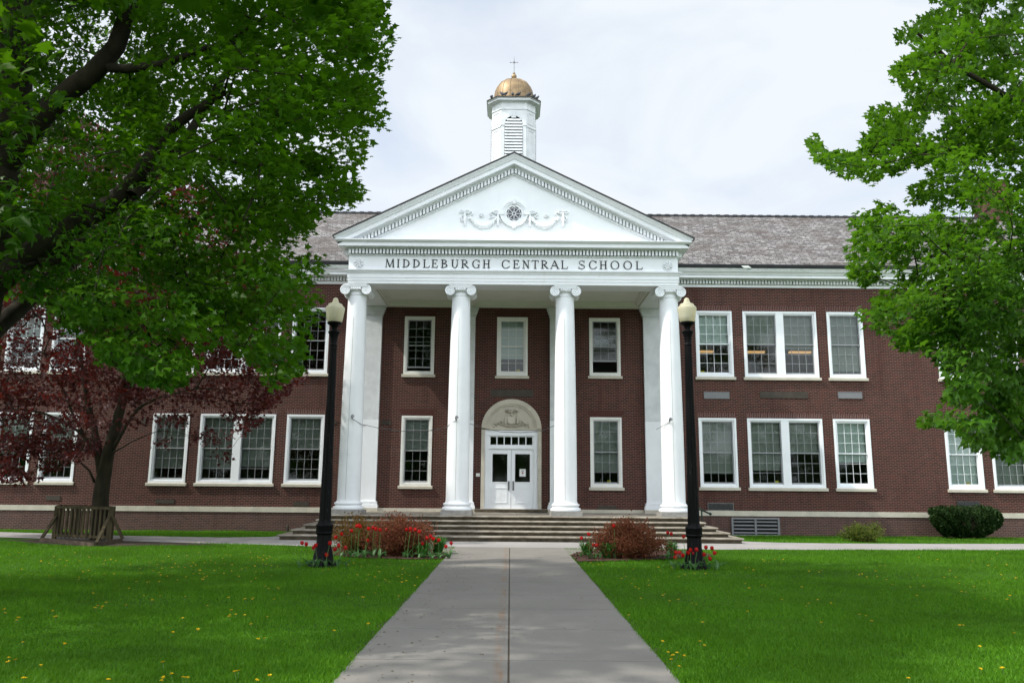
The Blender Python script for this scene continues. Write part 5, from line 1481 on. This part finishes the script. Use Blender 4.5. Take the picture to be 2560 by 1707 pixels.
# tulips: flower, stem, leaves
def tulip_meshes(seed):
    rr = random.Random(seed)
    mb = MB()
    for k in range(6):
        a = k * math.pi / 3 + rr.uniform(-.1, .1); o_ = 1. if k % 2 else .92
        opn = rr.uniform(.8, 1.25)
        rows = [(.004, 0), (.022 * o_, .012), (.031 * o_, .034), (.027 * o_ * opn, .056), (.022 * o_ * opn ** 2, .072)]
        ws = [.006, .018, .023, .017, .003]
        b = len(mb.v)
        for (r, z), w in zip(rows, ws):
            for e in (-1, 0, 1):
                q = r - abs(e) * w * .22
                mb.v.append((q * math.cos(a) - e * w * math.sin(a), q * math.sin(a) + e * w * math.cos(a), z))
        for i in range(4):
            for j in range(2): mb.f.append((b + i * 3 + j, b + i * 3 + j + 1, b + i * 3 + j + 4, b + i * 3 + j + 3))
    fm = bpy.data.meshes.new('flower'); fm.from_pydata(mb.v, [], mb.f); fm.materials.append(M['petal'])
    fm.polygons.foreach_set('use_smooth', [True] * len(fm.polygons))
    lb = []; lf = []
    for k in range(3):
        a = rr.uniform(0, 6.28); L = rr.uniform(.20, .30); w = rr.uniform(.020, .034); out_ = rr.uniform(.5, 1.3)
        b = len(lb)
        for i in range(6):
            t = i / 5; u = L * (.25 * t + .55 * out_ * t * t); z = L * (1.0 * t - .55 * out_ * t * t * t); ww = w * math.sin(math.pi * (.12 + .88 * t)) ** .8 if i < 5 else .002
            for e in (-1, 0, 1):
                lb.append((u * math.cos(a) - e * ww * math.sin(a), u * math.sin(a) + e * ww * math.cos(a), max(.004, z + abs(e) * .012)))
        for i in range(5):
            for j in range(2): lf.append((b + i * 3 + j, b + i * 3 + j + 1, b + i * 3 + j + 4, b + i * 3 + j + 3))
    lm = bpy.data.meshes.new('leaves'); lm.from_pydata(lb, [], lf); lm.materials.append(M['leaf_tulip'])
    lm.polygons.foreach_set('use_smooth', [True] * len(lm.polygons))
    return fm, lm
TM = [tulip_meshes(s) for s in range(5)]
def place_tulip(px, py, Y, label, group, k):
    p = on_y(px, py, Y)
    while p[2] > .74 and Y > 14: Y -= .15; p = on_y(px, py, Y)
    while p[2] < .20 and Y < 22: Y += .12; p = on_y(px, py, Y)
    h = p[2] - .03; lean = random.Random(k * 7 + 1).uniform(-.06, .06)
    root = thing('tulip', label, 'tulip', (p[0] + lean, Y, 0.0), group)
    fm, lm = TM[k % 5]
    MB().tube([(0, 0, 0), (-lean * .25, 0, h * .5), (-lean, 0, h)], [.006, .005, .0045], 6).build('stem', M['stem'], root, local=True)
    f = link('flower', fm, root, local=True, loc=(-lean, 0, h)); f.rotation_euler = (random.Random(k).uniform(-.3, .3), random.Random(k + 9).uniform(-.3, .3), k * 1.3); s = 1.15; f.scale = (s, s, s)
    l = link('leaves', lm, root, local=True); l.rotation_euler = (0, 0, k * 2.1); s = random.Random(k + 3).uniform(.75, 1.15); l.scale = (s, s, s)
kt = 0
for grp, lst, x0, Y in (('tulips at the foot of the left lamp post', [(275, 333), (315, 348), (435, 362), (408, 388), (515, 393), (487, 405), (570, 480), (607, 335), (720, 365), (670, 410), (802, 392)], 700, 16.35),
                        ('tulips in the left flower bed', [(678, 262), (755, 222), (935, 126), (958, 116), (983, 132), (880, 182), (1080, 158), (1148, 146), (1170, 162), (1230, 172), (1295, 165), (1077, 302), (1550, 168), (1600, 158), (1598, 184), (1655, 170), (1700, 192), (1798, 272), (1847, 252), (1880, 280), (1940, 296), (1745, 340), (2103, 335), (2032, 376)], 700, 18.35),
                        ('tulips at the foot of the right lamp post', [(1498, 420), (1475, 455), (1540, 462), (1577, 415), (1665, 473), (1690, 387), (1765, 397), (1787, 453), (1740, 525), (1330, 450), (1362, 450), (1405, 485), (1322, 508)], 1420, 16.45),
                        ('tulips in the right flower bed', [(1227, 207), (1263, 220), (1412, 254), (1470, 205), (1490, 190), (1490, 240), (257, 225), (168, 273), (345, 360), (383, 362), (318, 358), (565, 122)], 1420, 18.7)):
    for cx, cy in lst:
        kt += 1
        lab = {'tulips at the foot of the left lamp post': 'red tulip growing around the foot of the left lamp post', 'tulips in the left flower bed': 'red tulip rising among bushes in the bed left of the path',
               'tulips at the foot of the right lamp post': 'red tulip growing around the foot of the right lamp post', 'tulips in the right flower bed': 'red tulip growing in the mulch bed right of the path'}[grp]
        place_tulip(*bx(cx, cy, x0), Y + random.Random(kt).uniform(-.25, .25), lab, grp, kt)

# ------------------------------------------------------------------ dandelions
mb = MB()
mb.tube([(0, 0, 0), (.003, 0, .05), (0, 0, .075)], .0025, 5)
dn = mb.v[:], mb.f[:]
def dandelion_mesh(seed):
    rr = random.Random(seed); V = []; Fc = []
    for k in range(26):
        a = rr.uniform(0, 6.28); el = rr.uniform(.05, 1.2); L = rr.uniform(.016, .021)
        d = Vector((math.cos(a) * math.cos(el), math.sin(a) * math.cos(el), math.sin(el) * .6)); s = Vector((-math.sin(a), math.cos(a), 0)) * .0045
        c = Vector((0, 0, .075)); b = len(V)
        V += [tuple(c - s * .5), tuple(c + s * .5), tuple(c + d * L + s), tuple(c + d * L - s)]; Fc.append((b, b + 1, b + 2, b + 3))
    b = len(V)
    V += dn[0]; Fs = [tuple(b + i for i in f) for f in dn[1]]
    me = bpy.data.meshes.new('dandelion'); me.from_pydata(V, [], Fc + Fs); me.materials.append(M['dandelion']); me.materials.append(M['stem'])
    me.polygons.foreach_set('material_index', [0] * len(Fc) + [1] * len(Fs))
    return me
DM = [dandelion_mesh(s) for s in range(4)]
def crop(lst, x0, y0, s): return [(x0 + x / s, y0 + y / s) for x, y in lst]
dl = [(45, 655), (38, 676), (157, 727), (132, 739), (441, 662), (795, 640), (808, 625), (858, 622), (858, 638), (900, 592), (1062, 616), (1204, 537), (775, 477), (778, 511), (1088, 468), (1268, 576), (1353, 536), (1555, 546), (1543, 718), (1446, 848), (1655, 825), (1748, 616), (1922, 558), (2070, 566), (2104, 568), (2132, 554), (2300, 571), (1953, 658), (1928, 693), (1925, 710), (1976, 696), (2055, 690), (2248, 708), (2111, 777), (192, 932), (530, 940), (70, 1057), (75, 1097), (140, 1080), (337, 1117), (903, 1243), (1383, 1216), (1446, 1199), (1532, 1215), (1553, 1223), (1352, 1250), (1992, 1182), (2010, 1168), (2253, 1206), (2150, 1232), (2172, 898), (2233, 890), (1375, 1109), (197, 1235), (476, 716), (77, 358), (413, 377), (443, 381), (650, 402), (670, 378), (751, 398), (750, 323), (690, 338), (880, 352), (955, 351), (1184, 350), (1232, 418), (1260, 411), (1338, 420), (1155, 418), (1345, 367), (1411, 370), (1437, 351), (1345, 338), (1497, 409), (1567, 378), (1628, 351), (1669, 352), (1690, 401), (1710, 376), (1735, 370), (1720, 351), (1718, 397), (1875, 348), (2000, 376), (2098, 414), (2155, 393), (2153, 331), (2238, 455), (2262, 470), (2326, 463), (2338, 473), (2280, 368), (2211, 341), (1940, 328), (1679, 322), (1796, 321), (1288, 324), (1175, 306), (1327, 274), (1366, 300), (1443, 300), (1503, 288), (1597, 292), (1555, 304), (1632, 280), (1256, 258), (1088, 272), (1320, 232), (1363, 243), (890, 241), (925, 234), (975, 242), (820, 208), (676, 240), (571, 242), (509, 235), (460, 205), (404, 265), (344, 247), (158, 172), (200, 170), (69, 190), (178, 308), (745, 217), (630, 178), (469, 282), (550, 281), (872, 276), (1448, 229), (1415, 205), (1465, 264), (1622, 256), (1582, 260), (1690, 213), (1673, 175), (1766, 207), (1834, 194), (1892, 188), (1871, 219), (1940, 202), (1818, 260), (1886, 268), (1950, 280), (2020, 312), (2060, 306), (2098, 235), (2120, 219), (2168, 208), (2170, 237), (2193, 220), (2217, 201), (2247, 225), (2266, 215), (2310, 231), (2200, 266), (2240, 269), (2136, 286), (2279, 286), (2336, 287), (2062, 177), (2098, 170), (1566, 194), (1768, 238), (1720, 254), (1843, 299)]
dr_ = [(156, 231), (173, 245), (249, 230), (333, 228), (200, 254), (318, 263), (42, 297), (20, 300), (75, 321), (545, 328), (653, 318), (622, 341), (975, 365), (988, 357), (1038, 373), (1119, 376), (1103, 327), (1147, 281), (1183, 277), (1202, 405), (1249, 441), (1395, 461), (1507, 459), (1447, 534), (1454, 362), (153, 452), (188, 454), (51, 470), (490, 466), (5, 436), (37, 671), (313, 569), (508, 615), (543, 600), (624, 564), (736, 591), (968, 699), (1022, 702), (1069, 746), (640, 759), (1780, 376), (1740, 326), (1817, 432), (1836, 501), (1862, 505), (1924, 460), (2062, 429), (2016, 556), (2229, 535), (2203, 561), (2153, 362), (2290, 390), (2183, 395), (2211, 276), (2062, 284), (2112, 293), (1920, 247), (1903, 276), (1842, 779), (1808, 787), (1969, 961), (1983, 1150), (2180, 1155), (1377, 1235), (2280, 857), (2075, 225), (1625, 229), (1676, 385), (1470, 210), (2133, 177)]
da = crop([(65, 440), (720, 470), (965, 505), (1040, 478), (1105, 505), (1125, 549), (1225, 482), (1358, 521), (1335, 533), (1373, 551), (1440, 487), (1535, 484), (1565, 454), (1342, 572), (1302, 588), (1418, 581), (1487, 603), (1555, 602), (1530, 625), (1630, 565), (1680, 475), (1343, 607), (1383, 632), (1348, 636), (1197, 633), (1222, 642), (1178, 618), (1088, 600), (1043, 578), (1018, 625), (940, 583), (1118, 671), (1333, 648), (1452, 669), (1522, 684), (1422, 720), (1310, 782), (1104, 739), (970, 778), (992, 789), (840, 748), (1030, 1034), (708, 1101), (900, 467), (850, 482), (660, 520), (612, 537)], 640, 1280, 3.672)
db = crop([(750, 492), (795, 478), (832, 483), (778, 440), (728, 465), (1118, 532), (1015, 616), (1038, 593), (1112, 619), (1252, 634), (1262, 672), (1139, 684), (1105, 664), (1170, 697), (843, 693), (1173, 788), (1394, 753), (1394, 766), (1437, 815), (1530, 813), (1648, 833), (1700, 846), (1036, 914), (1083, 946), (1384, 1192), (1238, 1136), (1428, 1281), (1510, 1298), (1497, 1325), (1577, 1327), (1469, 1361), (1524, 1415), (1728, 1190), (1767, 1217), (1761, 1012), (1348, 508), (1368, 538), (1470, 513), (1522, 588), (1575, 579), (1543, 596), (1683, 567), (1775, 566), (1868, 558)], 1280, 1280, 3.672)
allD = crop(dl, 0, 1330, 3.36) + crop(dr_, 1860, 1330, 3.36) + da + db
ndl = 0
for i, (px, py) in enumerate(allD):
    d = ray(px, py)
    hgt = .06
    t = (hgt - EYE) / d[2]
    x, y = d[0] * t, d[1] * t
    if PW0 - .05 < x < PW1 + .05 or y > 21.3: continue
    s = random.Random(i).uniform(.95, 1.3)
    o = link('dandelion', DM[i % 4], None, loc=(x, y, 0.)); o.scale = (s, s, s * .8); o.rotation_euler = (random.Random(i + 5).uniform(-.25, .25), random.Random(i + 8).uniform(-.25, .25), i * 1.7)
    if x < 0: tag(o, 'yellow dandelion flower in the grass left of the path', 'dandelion', 'dandelions in the left lawn')
    else: tag(o, 'yellow dandelion flower in the grass right of the path', 'dandelion', 'dandelions in the right lawn')
    ndl += 1

# ------------------------------------------------------------------ grass blades
def grass():
    P_ = []; H_ = []
    for y0, y1, dens_, hh in ((5.6, 8., 5200, .050), (8., 11., 3000, .050), (11., 15., 1700, .052), (15., 22.6, 800, .055), (24.6, 29.4, 420, .065)):
        xw = min(21., y1 * .68 + 1.6)
        n = int((y1 - y0) * 2 * xw * dens_)
        x = rng.uniform(-xw, xw, n); y = rng.uniform(y0, y1, n)
        keep = (np.abs(x) < xw - 1.2 * rng.random(n))
        keep &= ~((x > PW0 - .0 + .03 * rng.random(n) - .0) & (x < PW1 - .03 * rng.random(n)))
        for poly in (bedL, bedR, soil, near + far): keep &= ~in_poly(x, y, poly)
        P_.append(np.stack([x[keep], y[keep], np.array([ground_z(q) for q in y[keep]])], 1)); H_.append(np.full(keep.sum(), hh))
    p = np.concatenate(P_); h = np.concatenate(H_)
    tall = .75 + .35 * np.sin(p[:, 0] * 1.3 + 2 * np.sin(p[:, 1] * .9)) * np.sin(p[:, 1] * 1.7 + p[:, 0])
    h = h * tall * (.6 + .7 * rng.random(len(p)))
    a = rng.uniform(0, 2 * np.pi, len(p)); w = .0034 + .0022 * rng.random(len(p)) + .00020 * p[:, 1]
    s = np.stack([np.cos(a), np.sin(a), np.zeros(len(p))], 1) * w[:, None]
    ln = rng.normal(size=(len(p), 3)) * .45 * h[:, None]; ln[:, 2] = h
    V = np.stack([p - s, p + s, p + ln], 1).reshape(-1, 3)
    L = np.arange(len(V), dtype=np.int32)
    st = np.arange(0, len(V), 3)
    me = fast_mesh('lawn_grass', V, L, st, np.full(len(st), 3), M['blade'])
    o = link('lawn_grass', me); tag(o, 'short mown green grass covering both lawns', 'grass', None, 'stuff')
grass()
# plant debris lying on the path: maple flowers and dry bits
n = 330
x = rng.uniform(PW0, PW1, n); y = 6.2 + 14 * rng.random(n) ** 1.3
m_ = rng.random(n) < .7; x[m_] = PW0 + np.abs(rng.normal(size=m_.sum())) * .45
k_ = (x < PW1) & (np.abs(x) > .03); x, y = x[k_], y[k_]
p = np.stack([x, y, np.full(len(x), .024)], 1)
ax = rand_unit(len(x)); ax[:, 2] = .1
me = leaves_mesh('plant_debris', p, ax, np.tile([0, 0, 1.], (len(x), 1)) + rand_unit(len(x)) * .3, .014 + .022 * rng.random(len(x)), plain('dry_plant_bits', (.14, .11, .05), .9, .6, 30), SMALL, SMALL_F)
tag(link('plant_debris', me), 'dry bits and fallen maple flowers scattered on the path', 'debris', None, 'stuff')
# mulch chips
n = 2600
xs, ys = [], []
for poly in (bedL, bedR):
    x = rng.uniform(-5.2, 5.2, n * 3); y = rng.uniform(17.6, 21.5, n * 3); kq = in_poly(x, y, poly); xs += list(x[kq][:n]); ys += list(y[kq][:n])
p = np.stack([xs, ys, np.full(len(xs), .034)], 1); ax = rand_unit(len(xs)); ax[:, 2] *= .3
me = leaves_mesh('bark_mulch', p, ax, rand_unit(len(xs)) * .5 + np.array([0, 0, 1.]), .03 + .04 * rng.random(len(xs)), leaf_mat('mulch_chip', (.10, .048, .034), (.045, .022, .018), .0, .9, .1), SMALL, SMALL_F)
tag(link('bark_mulch', me), 'brown bark mulch chips covering the flower beds', 'mulch', None, 'stuff')

# ------------------------------------------------------------------ floodlights and cable on the columns, pigeons on the cupola
lights = [(885, 310, 640, 0, 1, 'small floodlight on the leftmost white column'), (1838, 322, 640, 1, -1, 'small floodlight on the white column left of the door'), (272, 338, 1600, 3, -1, 'small floodlight on the rightmost white column')]
for cx, cy, x0, ci, sg, lab in lights:
    p = on_y(x0 + cx / 3.672, 960 + cy / 3.672, CY - .40)
    rx_ = p[0] - colx[ci]; yy = CY - math.sqrt(max(.01, .362 ** 2 - rx_ ** 2))
    r = thing('floodlight', lab, 'floodlight', (p[0], yy, p[2]), 'floodlights clamped to the portico columns')
    MB().tube([(0, 0, -.02), (0, -.05, -.02), (0, -.08, .0)], .012, 6).build('bracket', M['metal'], r, local=True)
    MB().tube([(-.01, -.07, .0), (.0, -.10, .02), (.02, -.15, .05), (.03, -.17, .06)], [.022, .035, .055, .056], 12).build('lamp_head', M['metal'], r, smooth=50, local=True)
    MB().tube([(0, -.02, -.03), (sg * .12, .05, -.10), (sg * .26, .16, -.19), (sg * .36, .36, -.24)], .008, 6).build('lead', M['wire'], r, local=True)
cb = MB(); Yc = CY + .55
def cpt(px, py): return tuple(on_y(px, py, Yc))
f_ = lambda x, y: (640 + x / 3.672, 960 + y / 3.672)
q1 = [cpt(*f_(*q)) for q in ((900, 350), (1000, 374), (1120, 402), (1340, 430), (1480, 434), (1610, 425), (1800, 385))]
q2 = [cpt(*q) for q in (f_(1900, 350), f_(1990, 372), (1180 + 118 / 4.9, 980 + 435 / 4.9), (1180 + 350 / 4.9, 980 + 485 / 4.9), (1180 + 600 / 4.9, 980 + 497 / 4.9), (1180 + 850 / 4.9, 980 + 475 / 4.9), (1380, 1066), (1410, 1055))]
cb.tube(q1, .009, 6); cb.tube(q2, .009, 6); cb.blob(q1[5], (.035, .02, .02))
tag(cb.build('cable', M['wire']), 'thin dark cable sagging between the white portico columns', 'cable')
def pigeon_mesh():
    mb = MB().tube([(-.19, 0, .0), (-.14, 0, .03), (-.07, 0, .075), (.0, 0, .105), (.05, 0, .14), (.075, 0, .18), (.09, 0, .205), (.105, 0, .205), (.13, 0, .20)], [.012, .03, .055, .062, .05, .032, .032, .022, .003], 10)
    mb.tube([(0, .015, .0), (0, .015, .06)], .006, 5).tube([(0, -.015, .0), (0, -.015, .06)], .006, 5)
    me = bpy.data.meshes.new('pigeon'); me.from_pydata(mb.v, [], mb.f); me.materials.append(M['pigeon']); me.polygons.foreach_set('use_smooth', [True] * len(me.polygons))
    return me
pm = pigeon_mesh()
pig = [(552, 640, 34.80, 'dark pigeon on cupola ledge, head up beside a second bird at left front', 2.6), (592, 640, 34.80, 'dark pigeon tail outward on cupola ledge, second from the left front', .5), (688, 642, 34.8, 'small dark pigeon near the middle of the cupola ledge', 1.6), (766, 642, 34.8, 'dark pigeon right of centre on the cupola front ledge', .6), (903, 645, 34.85, 'dark pigeon crouching at the right front corner of the cupola ledge', .3), (412, 680, 35.1, 'dark pigeon alone on the left side of the cupola ledge', 1.3), (966, 665, 35.0, 'dark pigeon on the right cupola ledge, nearer the dome', .8), (1000, 690, 35.2, 'dark pigeon furthest right on the cupola ledge', .2)]
for cx, cy, Y, lab, rz in pig:
    p = on_y(1150 + cx / 5.2267, 120 + cy / 5.2267, Y)
    o = link('pigeon', pm, None, loc=(p[0], Y, 19.61)); o.rotation_euler = (0, 0, rz); o.scale = (1.1, 1.1, 1.1)
    tag(o, lab, 'pigeon', 'pigeons perched around the cupola ledge')
print('leaves/dandelions', ndl, 'polys', sum(len(o.data.polygons) for o in SC.objects if o.type == 'MESH'))
